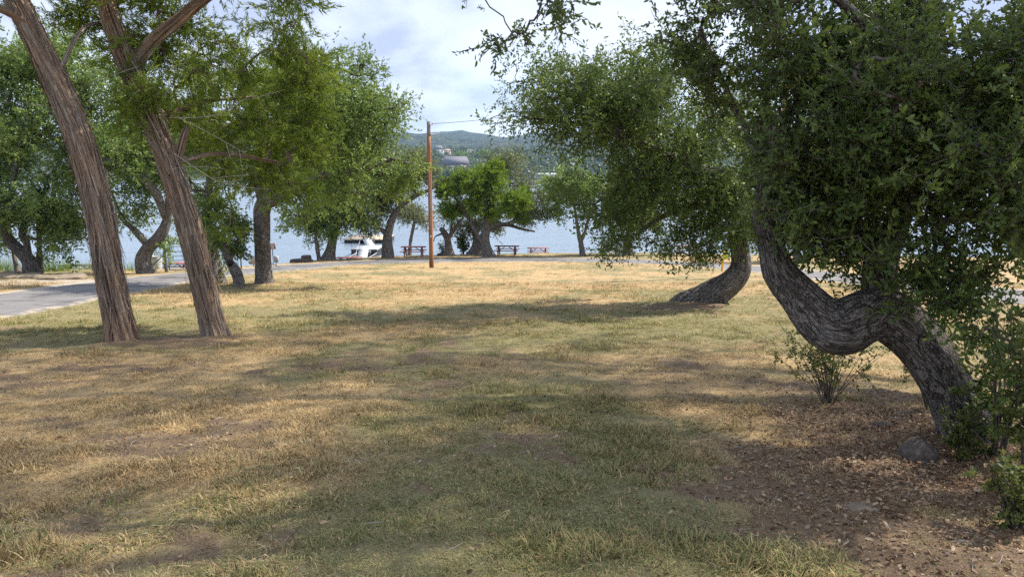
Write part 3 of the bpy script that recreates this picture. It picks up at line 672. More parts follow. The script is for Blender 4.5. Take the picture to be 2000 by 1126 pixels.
jb = juniper("shaggy leaning juniper with forked top and broken stub, near the gate", [JB, [(258, 130, 11.6, 13), (300, 78, 11.5, 12), (360, 28, 11.4, 10.5), (430, -25, 11.3, 8), (540, -90, 11.2, 4)],
              [(338, 340, 11.5, 9), (350, 300, 11.4, 8), (360, 262, 11.35, 6), (366, 246, 11.33, 3)], [(300, 240, 11.6, 7), (390, 200, 12.2, 4), (500, 190, 12.8, 2)], [(335, 320, 11.5, 6), (430, 300, 12.2, 4), (560, 320, 12.8, 2)]],
             [(440, 190, 180, 120, 12.6, 1.3, 1.3), (530, 310, 105, 95, 12.9, .9, 1.1), (400, 70, 160, 80, 12.0, 1.2, 1.0), (550, 15, 80, 48, 11.3, .7, .9), (600, 250, 50, 60, 13, .5, .4), (330, -120, 260, 110, 11.7, 2, .7), (450, 380, 70, 70, 12.9, .5, .5), (250, 20, 110, 50, 12.3, .7, .4), (300, 90, 80, 60, 12.4, .5, .35)], 12, n=360)
strips(ja, JA[:6], 3, 420); strips(jb, JB[:7], 4, 380)
def dead_twigs(root, lines, seed):
    rng = np.random.default_rng(seed); mb = MB(); base = np.array(root.location)
    for a, b, r in lines:
        p0, p1 = P(*a), P(*b); q = spline(np.array([p0, (p0 + p1) / 2 + rng.normal(size=3) * .09, p1]), .12); mb.tube(q - base, np.linspace(r * .6, r * .2, len(q)), 5)
        for t in rng.uniform(.3, .95, 3):
            s = q[int(t * (len(q) - 1))]; e = s + (p1 - p0) * .25 + rng.normal(size=3) * .22; mb.tube(np.array([s, (s + e) / 2 + rng.normal(size=3) * .03, e]) - base, [r * .3, r * .22, r * .1], 4)
    mb.build('dead_twigs', M_DEADTWIG, root)['kind'] = 'stuff'
dead_twigs(ja, [((80, 5, 11), (180, 90, 10.9), .013), ((150, 180, 11.0), (60, 200, 10.8), .008)], 5)
dead_twigs(jb, [((340, 300, 11.4), (470, 350, 11.0), .012), ((330, 230, 11.4), (500, 180, 11.1), .012), ((350, 230, 11.3), (480, 300, 11), .010), ((270, 130, 11.4), (180, 160, 11.0), .009), ((355, 150, 11.2), (352, 90, 11.2), .012), ((330, 330, 11.3), (440, 330, 10.9), .008)], 6)

# ------------------------------------------------------------------ the arching live oak on the right
RO = [(1893, 872, 5.7, 42.6), (1862, 780, 5.75, 45.9), (1818, 704, 5.8, 50.4), (1766, 642, 5.85, 53.8), (1718, 612, 5.9, 54.9), (1680, 622, 5.9, 56.0), (1642, 638, 5.9, 59.4), (1602, 624, 5.95, 52.6), (1560, 578, 6.0, 41.4), (1524, 533, 6.0, 32.5), (1507, 485, 6.05, 24.0), (1488, 425, 6.1, 19.0), (1498, 345, 6.2, 14.0), (1528, 265, 6.3, 9.0), (1560, 190, 6.4, 5.0)]
RO2 = [(1722, 600, 5.9, 37.8), (1716, 560, 5.95, 32.7), (1722, 510, 6.0, 27.5), (1752, 430, 6.05, 23.2), (1788, 330, 6.1, 20.6), (1802, 200, 6.1, 18.1), (1795, 60, 6.1, 15.5), (1770, -120, 6.1, 12.0), (1650, -330, 6.0, 8.6), (1350, -520, 5.9, 6.0), (1050, -560, 5.8, 3.4)]
RO3 = [(1800, 180, 6.1, 12), (1700, 60, 5.9, 10), (1560, -60, 5.7, 8), (1350, -150, 5.6, 6), (1160, -130, 5.6, 4), (1080, -60, 5.6, 2), (1050, 30, 5.6, 1)]
RO4 = [(1780, 350, 6.1, 12), (1860, 230, 5.8, 9), (1960, 100, 5.5, 7), (2100, -80, 5.2, 4)]
RO5 = [(1500, 350, 6.2, 7), (1450, 240, 6.3, 5), (1400, 130, 6.4, 3), (1370, 60, 6.4, 2)]
RO6 = [(1795, 400, 6.05, 11), (1700, 330, 6.8, 8), (1600, 320, 7.4, 5)]
tree('live_oak', "live oak with snaking arched trunk and dark dense crown at the right edge", hit(1893, 872), [RO, RO2, RO3, RO4, RO5, RO6],
     [(1790, 200, 210, 210, 6.0, .9, 1.7), (1640, 420, 170, 110, 6.3, .6, 1.1), (1890, 470, 130, 110, 5.4, .5, 1.0), (1560, 200, 130, 170, 6.5, .6, 1.0), (1960, 260, 120, 200, 5.2, .6, 1.0),
      (1430, 60, 120, 90, 6.5, .5, .5), (1450, 190, 70, 110, 6.4, .35, .35), (1640, 60, 240, 100, 6.2, .8, .6), (1760, 540, 60, 40, 5.7, .25, .25), (1560, 470, 80, 60, 5.9, .3, .5), (1540, 370, 90, 80, 5.8, .35, .7), (1505, 430, 56, 70, 5.6, .18, .5), (1490, 350, 60, 60, 5.7, .22, .45), (1600, 280, 110, 110, 5.7, .4, .8), (1530, 250, 80, 90, 5.9, .3, .5), (1680, 500, 60, 45, 5.6, .25, .35), (1870, 590, 80, 50, 5.3, .3, .5), (1800, 590, 60, 36, 5.5, .2, .25), (1950, 560, 80, 70, 5.1, .35, .6), (1970, 720, 50, 80, 5.0, .3, .4), (1940, 640, 70, 70, 5.0, .3, .45),
      (1050, 5, 80, 45, 5.6, .25, .34), (1030, 60, 40, 35, 5.6, .15, .10), (990, 100, 22, 25, 5.6, .1, .05), (925, 10, 34, 30, 5.6, .15, .09), (1120, -20, 60, 50, 5.6, .25, .2)],
     860, .25, 10, 17, .041, 'oak', L_OAK, M_OAKBARK, 'oak', 21, seg=96, step=.022, amp=.012, flare=.8, droop=.22, aspect=.44, twigs=True, branch_r=.005)

# unseen tall oak, added outside the frame on the right to shade the near lawn
def unseen_shade_oak():
    bx, by = 14.5, 8.5; b = np.array([bx, by, gz(bx, by)])
    mk = lambda *r: np.array([[x, y, z, q] for x, y, z, q in r])
    limbs = [mk((bx, by, b[2], .42), (14.4, 8.7, 2.0, .36), (13.6, 9.4, 5.0, .30), (11.8, 10.6, 8.4, .22), (9.4, 11.6, 11.0, .14), (6.0, 12.4, 12.4, .06)),
             mk((13.2, 9.7, 5.8, .2), (12.6, 12.0, 9.0, .14), (10.5, 15.0, 12.0, .06)), mk((13.6, 9.4, 5.0, .2), (13.0, 8.4, 9.0, .14), (8.8, 8.2, 12.0, .06)), mk((12.4, 10.2, 7.4, .16), (14.0, 12.0, 11.0, .1), (13.8, 14.0, 12.8, .05))]
    return b, limbs
ob, olimbs = unseen_shade_oak()
_P = P
def P_or(px, py, d):            # crown blobs of this tree are given in metres already
    return np.array([px, d, py])
def tree_world(*a, **k):
    global P, M_PX
    p, m = P, M_PX; P = lambda x, z, y: np.array([x, y, z], float); M_PX = lambda d: 1.0
    r = tree(*a, **k); P, M_PX = p, m; return r
tree_world('live_oak', "tall live oak beyond the right edge that shades the near lawn", ob, olimbs,
     [(4.2, 12.2, 2.6, 1.2, 9.6, 2.4, 1), (7.4, 12.4, 2.6, 1.2, 8.6, 2.4, 1), (10.4, 12.2, 2.6, 1.2, 9.2, 2.6, 1), (4.4, 12.2, 2.4, 1.2, 13.0, 2.2, 1), (7.6, 12.8, 2.6, 1.3, 12.4, 2.4, 1), (10.8, 12.8, 2.6, 1.3, 13.2, 2.4, 1), (6.6, 12.4, 2.2, 1.2, 16.0, 2.0, .9), (9.8, 12.6, 2.4, 1.2, 16.6, 2.0, .9), (13.6, 12.2, 2.4, 1.3, 11.0, 2.6, .9), (2.2, 12.0, 2.0, 1.0, 11.4, 2.0, .8), (12.8, 12.2, 2.2, 1.2, 15.0, 2.2, .8)],
     760, .9, 12, 11, .11, 'rhomb', L_OAK, M_OAKBARK, 'oak', 22, seg=24, step=.1, droop=.15, bough=2)

# ------------------------------------------------------------------ leaning live oak in the middle distance
LO = [(1338, 596, 17.4, 23), (1372, 584, 17.4, 25), (1406, 565, 17.3, 27), (1435, 543, 17.2, 26), (1448, 517, 17.2, 22), (1443, 478, 17.2, 18), (1436, 430, 17.2, 17), (1440, 380, 17.2, 17), (1462, 335, 17.2, 15), (1490, 260, 17.3, 10), (1500, 160, 17.4, 6)]
tree('live_oak', "live oak with thick trunk leaning steeply right and wide low crown", hit(1356, 594), [LO,
      [(1440, 400, 17.2, 15), (1420, 345, 17, 13), (1370, 335, 16.6, 11), (1300, 300, 16.2, 8), (1220, 268, 15.8, 6), (1120, 240, 15.5, 3), (1040, 232, 15.3, 1.5)],
      [(1436, 430, 17.2, 11), (1380, 400, 17.6, 8), (1300, 420, 18, 5), (1240, 460, 18.2, 3)], [(1470, 320, 17.2, 9), (1420, 220, 17, 7), (1350, 150, 16.8, 5), (1240, 145, 16.6, 3)],
      [(1440, 360, 17.2, 9), (1340, 340, 17.6, 7), (1240, 345, 17.9, 4)], [(1220, 268, 15.8, 4), (1150, 200, 15.6, 3), (1080, 160, 15.5, 1.5)]],
     [(1180, 190, 190, 100, 16, 1.8, 1.4), (1080, 230, 110, 70, 15.5, 1.1, .6), (1340, 230, 150, 140, 17, 2.2, 1.4), (1280, 400, 170, 80, 17.6, 1.8, 1.1), (1420, 380, 120, 90, 17.3, 1.5, .8), (1200, 330, 130, 80, 16.8, 1.6, .8), (1330, 120, 110, 60, 17, 1.2, .4), (1290, 470, 80, 34, 17.6, .9, .4), (1390, 455, 60, 50, 17.2, .8, .6), (1440, 420, 70, 60, 16.6, .6, .7), (1470, 340, 80, 80, 16.6, .8, .7), (1120, 270, 90, 50, 15.8, .9, .4), (1405, 458, 56, 32, 16.6, .5, .7), (1470, 460, 40, 44, 16.6, .5, .6), (1436, 440, 50, 36, 16.4, .4, .6), (1310, 470, 90, 36, 17.2, .8, .5), (1480, 450, 50, 60, 17.4, .7, .25)],
     860, .46, 12, 15, .075, 'rhomb', L_OAK, M_OAKBARK, 'oak', 31, seg=64, step=.04, amp=.03, flare=.12, droop=.25, aspect=.42, branch_r=.008)

# ------------------------------------------------------------------ trees round the road and along the shore
def shore(name, label, base, limbs, blobs, n, seed, **kw):
    kw.setdefault('seg', 16); kw.setdefault('step', .14)
    return tree(name, label, base if len(base) == 3 else hit(*base), limbs, blobs, n, kw.pop('clump', .75), kw.pop('k', 14), kw.pop('m', 13), kw.pop('leaf', .13), kw.pop('kind', 'rhomb'), seed=seed, branch_r=.012, **kw)

shore('live_oak', "broad live oak with pale green crown and upright trunk left of the pole", (517, 557), [
      [(517, 557, 25, 17), (514, 500, 25, 15), (512, 430, 25, 14), (516, 400, 25, 14), (540, 345, 25, 10), (575, 270, 25, 8), (600, 190, 25, 5), (620, 120, 25, 3)],
      [(520, 400, 25, 10), (565, 375, 24.6, 9), (620, 345, 24.3, 7), (700, 335, 24, 5), (770, 310, 23.8, 2)], [(512, 400, 25, 8), (500, 330, 25.4, 6), (520, 220, 25.6, 4), (560, 130, 25.8, 2)],
      [(575, 270, 25, 6), (640, 220, 24.6, 5), (690, 190, 24.4, 3), (730, 200, 24.2, 1.5)]],
      [(640, 170, 90, 80, 25, 1.8, 1.3), (690, 240, 90, 80, 24.5, 1.6, 1.2), (580, 260, 110, 120, 25.5, 2, 1.4), (740, 320, 80, 60, 24.2, 1.3, .9), (560, 380, 70, 50, 25, 1.1, .5), (630, 360, 80, 50, 24.5, 1.2, .6), (530, 150, 70, 60, 26, 1.4, .6)],
      520, 41, leafm=L_OAK_PALE, clump=.6, bough=5, leaf=.10, k=13, m=15, seg=40, step=.05, amp=.02)
shore('live_oak', "dark bushy live oak standing just behind the right-hand juniper", (425, 554), [[(425, 554, 25.6, 14), (412, 500, 25.6, 13), (405, 430, 25.6, 10), (410, 340, 25.6, 6), (420, 240, 25.6, 3)]],
      [(420, 430, 60, 80, 25.8, 1.2, 1), (400, 300, 90, 110, 26, 1.6, 1), (450, 470, 36, 40, 25.6, .6, .3), (440, 180, 90, 70, 26, 1.4, .6)], 170, 42, leafm=L_OAK_MID, clump=.55, leaf=.10)
hol = shore('hollow_oak', "short crooked oak with a dark hollow, beside its larger neighbour", (466, 562), [[(466, 562, 24.6, 10), (464, 540, 24.6, 9), (456, 522, 24.6, 9), (447, 508, 24.6, 8), (440, 485, 24.6, 6), (432, 455, 24.6, 4)]],
      [(440, 470, 34, 26, 24.6, .6), (450, 440, 36, 24, 24.6, .6)], 34, 43, clump=.4, leaf=.09, seg=24, step=.05)
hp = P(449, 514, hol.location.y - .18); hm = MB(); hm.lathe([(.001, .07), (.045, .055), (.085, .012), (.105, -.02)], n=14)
hm.build('hollow', plain('hollow_painted_shade', (0.008, .006, .005), (0.02, .015, .012)), hol, hp - np.array(hol.location), (math.radians(100), 0, 0.2), True)  # near-black cap; the shade inside the hollow is put into its colour

shore('live_oak', "live oak with crooked forked trunk left of the metal gate", (287, 534), [[(287, 534, 33.5, 15), (280, 508, 33.5, 12), (292, 482, 33.5, 12), (312, 462, 33.4, 11), (325, 430, 33.3, 8), (330, 370, 33, 6), (300, 280, 33, 4)],
      [(292, 482, 33.5, 8), (268, 455, 33.6, 6), (238, 425, 33.7, 4), (220, 380, 33.8, 2)], [(325, 430, 33.3, 7), (300, 370, 32.6, 8), (250, 325, 32.2, 6), (190, 310, 32, 3)]],
      [(270, 300, 110, 70, 33, 2.4, 1), (265, 400, 70, 55, 33.5, 1.6, .7), (190, 220, 110, 80, 33.5, 2.4, .9), (170, 120, 90, 60, 34, 2.2, .8), (330, 220, 80, 80, 33.5, 2, .7), (310, 440, 40, 40, 34, 1, .3)], 480, 44, leafm=L_OAK_PALE, clump=.8, leaf=.13)
shore('live_oak', "heavy multi-stemmed live oak overhanging the left bank", (62, 535), [[(62, 535, 33, 14), (56, 508, 33, 12), (34, 485, 33, 11), (14, 462, 33, 9), (12, 420, 33, 7), (30, 330, 33, 5), (40, 220, 33, 3)],
      [(56, 505, 33, 8), (52, 475, 33, 7), (44, 450, 33, 6), (80, 380, 33, 4)], [(44, 460, 33, 4), (90, 470, 32.6, 3), (160, 465, 32.4, 1.5)]],
      [(60, 390, 110, 60, 33, 2.4, 1), (40, 240, 90, 100, 33.5, 2.6, 1), (30, 140, 80, 60, 34, 2.2, .7), (110, 460, 60, 26, 32.4, 1, .4), (130, 330, 70, 60, 33, 1.8, .6), (-60, 330, 80, 120, 33, 2.2, .7)], 480, 45, leafm=L_OAK_PALE, clump=.8, leaf=.13)
shore('young_oak', "slim straight young oak beside the multi-stemmed oak on the left bank", (79, 534), [[(79, 534, 32.4, 5), (77, 490, 32.4, 5), (78, 430, 32.4, 4), (90, 350, 32.4, 2)]], [(95, 420, 50, 40, 32.4, 1.0), (100, 480, 36, 20, 32.2, .6, .4)], 60, 46, leafm=L_OAK_MID, clump=.6, leaf=.12)
shore('young_oak', "thin leaning oak stem at the far left water's edge", (36, 531), [[(36, 531, 34.5, 6), (29, 508, 34.5, 4), (24, 480, 34.5, 3), (10, 440, 34.5, 2)]], [(10, 460, 40, 26, 34.5, .9)], 34, 47, leafm=L_OAK_MID, clump=.6, leaf=.12)

shore('live_oak', "live oak with dark trunk curving back beside the red bench left of the dock", (641, 506), [[(641, 506, 55, 11), (650, 470, 55, 8), (655, 435, 55, 7), (640, 400, 55, 5), (622, 370, 55, 4), (610, 330, 55, 3)], [(655, 435, 55, 5), (690, 400, 55, 4), (720, 370, 55, 2)]],
      [(610, 420, 65, 34, 55, 2.2), (650, 390, 60, 40, 55, 2, .9), (700, 390, 50, 40, 55, 1.8, .7), (640, 330, 80, 50, 56, 2, .8), (580, 440, 40, 20, 55, 1.2, .4)], 230, 48, leafm=L_OAK_MID, clump=.95, leaf=.17)
shore('young_oak', "small leafy oak stem leaning against the curved oak left of the dock", (623, 505), [[(623, 505, 55.6, 4), (619, 480, 55.6, 3.5), (617, 455, 55.6, 2.5), (630, 440, 55.6, 2)]], [(615, 475, 16, 12, 55.6, .6, .3), (622, 445, 30, 18, 55.6, 1)], 36, 49, leafm=L_OAK_MID, clump=.7, leaf=.15)
shore('live_oak', "live oak with stout forked trunk right beside the white dock", (758, 503), [[(758, 503, 57, 10), (757, 475, 57, 8.5), (758, 455, 57, 8), (768, 425, 57, 6.5), (785, 400, 57, 5.5), (812, 382, 57, 4.5), (840, 370, 57, 3), (870, 350, 57, 2)],
      [(757, 458, 57, 5.5), (744, 448, 57, 5), (722, 438, 57, 3.5), (700, 420, 57, 2)], [(812, 382, 57, 3), (800, 340, 57, 3), (770, 300, 57, 2)]],
      [(720, 420, 50, 30, 57, 1.8), (780, 370, 50, 40, 57.5, 2), (760, 320, 70, 40, 57.5, 2.2), (830, 335, 46, 34, 57.5, 1.6, .8), (700, 370, 40, 30, 57, 1.5, .6), (745, 440, 16, 14, 56.6, .5, .15)], 240, 50, clump=.85, leaf=.16, leafm=L_OAK_GREY)
shore('young_oak', "slender grey-green oak behind the picnic table left of the pole", P(800, 497, 62.2), [[(800, 497, 62.2, 3.6), (802, 470, 62.2, 3.2), (808, 440, 62.2, 2.8), (812, 415, 62.2, 2)], [(808, 435, 62.2, 1.8), (835, 432, 62, 1.4), (850, 435, 62, .8)]],
      [(812, 415, 34, 30, 62.2, 1.5), (792, 420, 18, 16, 62.2, .8, .4)], 60, 51, clump=.8, leaf=.14, leafm=L_OAK_GREY)
shore('dead_oak', "gnarled half-dead oak with broken top just right of the pole", (878, 500), [[(878, 500, 60, 9), (876, 480, 60, 7), (872, 462, 60, 7), (864, 450, 60, 5), (859, 446, 60, 3.5)], [(874, 468, 60, 5), (884, 452, 60, 4), (892, 440, 60, 3), (905, 425, 60, 1.5)], [(880, 455, 60, 2.5), (884, 420, 60, 2), (886, 395, 60, 1)], [(866, 455, 60, 2), (850, 462, 60, 1.2), (847, 472, 60, .6)]],
      [(885, 420, 34, 24, 60.5, 1.2), (860, 440, 14, 12, 60, .6, .3)], 44, 52, clump=.8, k=8, m=7, leaf=.13, leafm=L_OAK_GREY)
shore('live_oak', "dark-trunked live oak with long low limb behind the bright cedar", (930, 498), [[(930, 498, 61, 13), (932, 480, 61, 9), (930, 460, 61, 7), (920, 435, 61, 5), (915, 400, 61, 3)], [(934, 470, 61, 5), (955, 448, 60.6, 5), (985, 438, 60.3, 4), (1015, 446, 60, 3), (1045, 452, 60, 1.6)], [(985, 438, 60.3, 2), (1020, 425, 60, 1.5), (1060, 430, 60, 1)]],
      [(1050, 430, 42, 22, 60, 1.3), (1015, 420, 34, 22, 60.4, 1.2), (920, 420, 60, 40, 61.5, 1.8), (985, 350, 60, 50, 62, 2.2, .9), (1075, 400, 26, 40, 62, 1.2, .6)], 190, 53, clump=.85, leaf=.16, leafm=L_OAK_GREY)
shore('bright_cedar', "round-topped bright green cedar between two picnic tables", (955, 502), [[(955, 502, 56, 10), (948, 470, 56, 8), (951, 440, 56, 7), (950, 415, 56, 6), (940, 385, 56, 4), (935, 350, 56, 2)], [(948, 485, 56, 3.5), (928, 450, 56, 3.5), (905, 410, 56, 3), (885, 380, 56, 2)], [(951, 430, 56, 4), (975, 400, 56, 3), (1000, 380, 56, 2)]],
      [(930, 362, 40, 22, 56, 1.6, .8), (982, 360, 38, 22, 56, 1.6, .8), (880, 380, 30, 22, 56, 1.5, .7), (1008, 392, 28, 26, 56, 1.4, .8), (955, 336, 30, 14, 56, 1.2, .5), (905, 402, 44, 16, 56, 1.6, .5), (965, 396, 44, 18, 56, 1.8, .5), (870, 408, 18, 14, 56, .8, .3), (1022, 415, 16, 14, 56, .8, .3)], 250, 54, clump=.55, k=18, m=20, leaf=.17, kind='needle', aspect=.42, leafm=L_CEDAR, droop=.05)
shore('young_oak', "small oak with v-shaped fork standing alone by the road", (1138, 500), [[(1138, 500, 55, 6), (1135, 478, 55, 5), (1130, 455, 55, 4), (1126, 430, 55, 3), (1120, 390, 55, 2)], [(1134, 472, 55, 3.5), (1142, 455, 55, 3), (1147, 435, 55, 2.5), (1165, 400, 55, 1.5)]],
      [(1120, 380, 60, 46, 55, 2, 1), (1175, 400, 40, 36, 55, 1.6, .7), (1090, 400, 34, 30, 55, 1.2, .5)], 170, 55, clump=.8, leaf=.16, leafm=L_OAK_PALE)
shore('live_oak', "live oak with leaning side stem rising behind the metal trash can", (1226, 498), [[(1226, 498, 55.5, 10), (1227, 470, 55.5, 8), (1232, 440, 55.5, 6), (1245, 400, 55.5, 4)], [(1222, 496, 55.5, 4), (1204, 470, 55.5, 3.5), (1192, 440, 55.5, 3), (1185, 410, 55.5, 2)]],
      [(1230, 400, 70, 50, 55.5, 2.2), (1290, 420, 50, 40, 56, 1.6, .6), (1195, 440, 20, 20, 55.2, .8, .2), (1250, 350, 70, 40, 56, 2, .7)], 190, 56, leafm=L_OAK_MID, clump=.85, leaf=.16)
shore('live_oak', "shoreline oak half hidden behind the leaning oak's trunk", (1560, 512), [[(1560, 512, 50, 8), (1555, 470, 50, 6), (1570, 420, 50, 4), (1590, 360, 50, 2)]], [(1560, 400, 90, 60, 50, 2.2), (1650, 420, 80, 60, 50, 2.2, .8)], 150, 57, leafm=L_OAK_MID, clump=.9, leaf=.17)


# ------------------------------------------------------------------ plain materials for the made things
M_REDWOOD = plain("barn_red_boards", (0.19, 0.058, 0.056), (0.31, 0.125, 0.115), 9, 0.75, .1, (1, 9, 9))
M_DARKSTEEL = plain("dark_steel", (0.035, 0.036, 0.042), (0.075, 0.075, 0.085), 12, 0.55)
M_WHITE = plain("white_paint", (0.50, 0.51, 0.52), (0.68, 0.68, 0.68), 5, 0.6, .05)
M_DOCK = plain('weathered_white_boards', (0.36, 0.365, 0.37), (0.52, 0.52, 0.515), 5, 0.7, .08)
M_TAN = plain("weathered_tan_deck", (0.34, 0.27, 0.19), (0.48, 0.40, 0.30), 4, 0.8, .1, (6, 1, 1))
M_BLACK = plain("black_float", (0.012, 0.012, 0.014), (0.035, 0.035, 0.04), 4, 0.6)
M_GALV = plain("galvanised_steel", (0.30, 0.32, 0.33), (0.50, 0.52, 0.53), 9, 0.45)
M_GATE = plain("slate_blue_gate_paint", (0.10, 0.145, 0.20), (0.17, 0.22, 0.28), 12, 0.5)
M_POSTWOOD = plain("weathered_post", (0.13, 0.10, 0.075), (0.30, 0.25, 0.20), 14, 0.9, .2, (1, 1, .12))
M_ROCK = plain("limestone", (0.12, 0.092, 0.065), (0.29, 0.235, 0.165), 5, 0.95, .5)
M_DARKROCK = plain("grey_lichen_rock", (0.045, 0.036, 0.030), (0.14, 0.115, 0.096), 22, 0.95, .8)
M_YELLOW = plain("yellow_plastic", (0.72, 0.42, 0.015), (0.80, 0.50, 0.03), 3, 0.5, .02)
M_LIME = plain("lime_panel", (0.36, 0.62, 0.06), (0.42, 0.70, 0.10), 3, 0.5, .02)
M_SIGNRED = plain("faded_red_brown_sign", (0.18, 0.075, 0.06), (0.27, 0.13, 0.11), 6, 0.7, .03)
M_SIGNTXT = plain("dark_lettering", (0.10, 0.085, 0.08), (0.16, 0.14, 0.13), 6, 0.7, .02)
def m_pole(nt, b, L):
    v = N(nt, 'ShaderNodeTexCoord').outputs['Object']
    a = noise(nt, L, mapping(nt, L, v, (9, 9, .35)), 1, 6, .65); f = noise(nt, L, mapping(nt, L, v, (60, 60, 1.2)), 1, 3, .7)
    c = ramp(nt, L, a, [(.3, (0.17, 0.062, 0.026)), (.55, (0.30, 0.125, 0.055)), (.75, (0.46, 0.24, 0.13))])
    c = mix(nt, L, .35, c, ramp(nt, L, f, [(.35, (.08, .03, .015)), (.7, (.5, .3, .18))]))
    sp = N(nt, 'ShaderNodeSeparateXYZ'); L(v, sp.inputs[0]); c = mix(nt, L, ramp(nt, L, sp.outputs[2], [(0.0, (.75, .75, .75)), (.9, (0, 0, 0))]), c, (0.07, .035, .02))
    L(c, b.inputs['Base Color']); bump(nt, L, b, f, .5, .01)
M_POLE = mat("treated_pole_wood", m_pole, 0.85)
M_POLETOP = plain("grey_pole_end", (0.13, 0.105, 0.09), (0.26, 0.22, 0.19), 14, 0.9, .2, (1, 1, .1))

# ------------------------------------------------------------------ poles and wire
def pole(label, base, top, r, hook=True):
    base, top = np.array(base), np.array(top); o = thing('utility_pole', base, label, 'utility pole', 'wooden utility poles')
    d = top - base; t = np.linspace(0, 1, 14)[:, None]
    mb = MB(); mb.tube(np.vstack([[-d[0] * .02, -d[1] * .02, -.3], d * .90 * t]), np.r_[r * 1.06, np.linspace(r * 1.06, r * .84, 14)], 20); mb.build('shaft', M_POLE, o, smooth=True)
    mb = MB(); mb.tube(d * (.90 + .10 * np.linspace(0.0005, 1, 4)[:, None]), [r * .845, r * .84, r * .82, r * .78], 20); mb.build('weathered_top', M_POLETOP, o, smooth=True)
    m = MB(); m.tube(np.array([d * f_ + (r * .93 * math.sin(q_), -r * .97 * math.cos(q_), 0) for f_, q_ in ((.25, .1), (.4, .02), (.5, .15), (.62, .05), (.7, .12))]), [.004, .011, .014, .010, .003], 5); m.build('weather_crack', M_DEADTWIG, o)
    m = MB(); p_ = d * .22; m.box(p_ + (0, -r * 1.04, 0), (.07, .008, .11)); m.build('metal_tag', M_GALV, o)
    m = MB(); m.tube(np.array([d * f_ + (-r * .98 * .7, -r * .98 * .7, 0) for f_ in (.005, .5, .95)]), .009, 5); m.build('ground_wire', M_DARKSTEEL, o)
    if hook:
        p = d * .975; mb = MB(); mb.tube([p, p + (r + .05, -.02, 0), p + (r + .09, -.02, .05)], .012, 6); mb.build('hook', M_DARKSTEEL, o)
        mb = MB(); mb.lathe([(.001, .12), (.035, .115), (.045, .08), (.03, .06), (.045, .03), (.04, 0), (.001, 0)], p + (r + .09, -.02, .03), 12); mb.build('insulator', M_WHITE, o)
    return p + base if hook else top
pb = hit(843, 523); pt = P(837, 237, pb[1])
pole("tall red-brown wooden pole standing alone on the lawn", pb, pt, .118)
q = np.array([10.9, 30.0, gz(10.9, 30.0)]); qt = q + (0, 0, 9.6)
pole("reddish wooden pole glimpsed through the leaning oak's crown", q, qt, .13)
a, b = pt + (.2, 0, -.12), qt + (-.2, 0, -.3); t = np.linspace(0, 1, 30)[:, None]
wp = a + (b - a) * t; wp[:, 2] -= 4 * .62 * (t * (1 - t))[:, 0]
wb = MB(); wb.tube(wp - wp[0], .011, 6); tag(wb.build('overhead_wire', M_DARKSTEEL, None, wp[0]), "thin black wire sagging between the two wooden poles", "wire")

# ------------------------------------------------------------------ picnic tables
def make_table(label, wood):
    o = thing('picnic_table', (0, 0, 0), label, 'picnic table', 'picnic tables along the shore')
    Lg = 1.84
    for i in range(5):
        m = MB(); m.box((0, 0, 0), (Lg, .138, .038), bev=.006); x = m.build('tabletop_plank', wood, o, (0, (i - 2) * .146, .74))
    for sy in (-1, 1):
        for j in (0, 1):
            m = MB(); m.box((0, 0, 0), (Lg, .125, .038), bev=.006); m.build('seat_plank', wood, o, (0, sy * (.62 + j * .132), .445))
    for sx in (-1, 1):
        X = sx * .62
        for sy in (-1, 1):
            m = MB(); m.beam((0, sy * .22, .72), (0, sy * .62, 0), .04, .09, (1, 0, 0)); m.build('leg', wood, o, (X, 0, 0))
        m = MB(); m.box((0, 0, 0), (.04, 1.50, .09)); m.build('seat_bearer', wood, o, (X + sx * .042, 0, .38))
        m = MB(); m.box((0, 0, 0), (.04, .68, .08)); m.build('top_bearer', wood, o, (X + sx * .042, 0, .68))
        m = MB(); m.beam((sx * .57, 0, .40), (sx * .12, 0, .71), .045, .07, (0, 1, 0)); m.build('brace', wood, o)
    return o
proto = None
def table(label, px, py, rz, d=None, wood=None, dz=0):
    global proto
    if d: p = P(px, py, d); p[2] = gz(p[0], p[1]) + dz
    else: p = hit(px, py)
    if proto is None or wood: o = make_table(label, wood or M_REDWOOD)
    else: o = copy_tree(proto); o['label'] = label
    if proto is None: proto = o
    o.location = p; o.rotation_euler = (0, 0, rz); return o
table("maroon picnic table just left of the tall wooden pole", 808, 501, .02)
table("bright red picnic table right of the bright cedar's trunk", 990, 500, -.10)
table("red picnic table set low over the bank, only its top showing", 1051, 497, 0, 62.6)
table("maroon picnic table partly behind the metal trash can", 1189, 499, .04, 57.8)
table("red picnic table below the bank between curved oak and dock", 682, 504, .03, 53.8)
table("dark picnic table at the foot of the left bank beside the leaning juniper", 158, 539, .06, 39.3, M_DARKSTEEL)
table("dark picnic table seen through the bars of the gate", 341, 533, .05, 39.5)
table("picnic table screened by the leaning oak's drooping leaves", 1341, 498, -.04, 57)

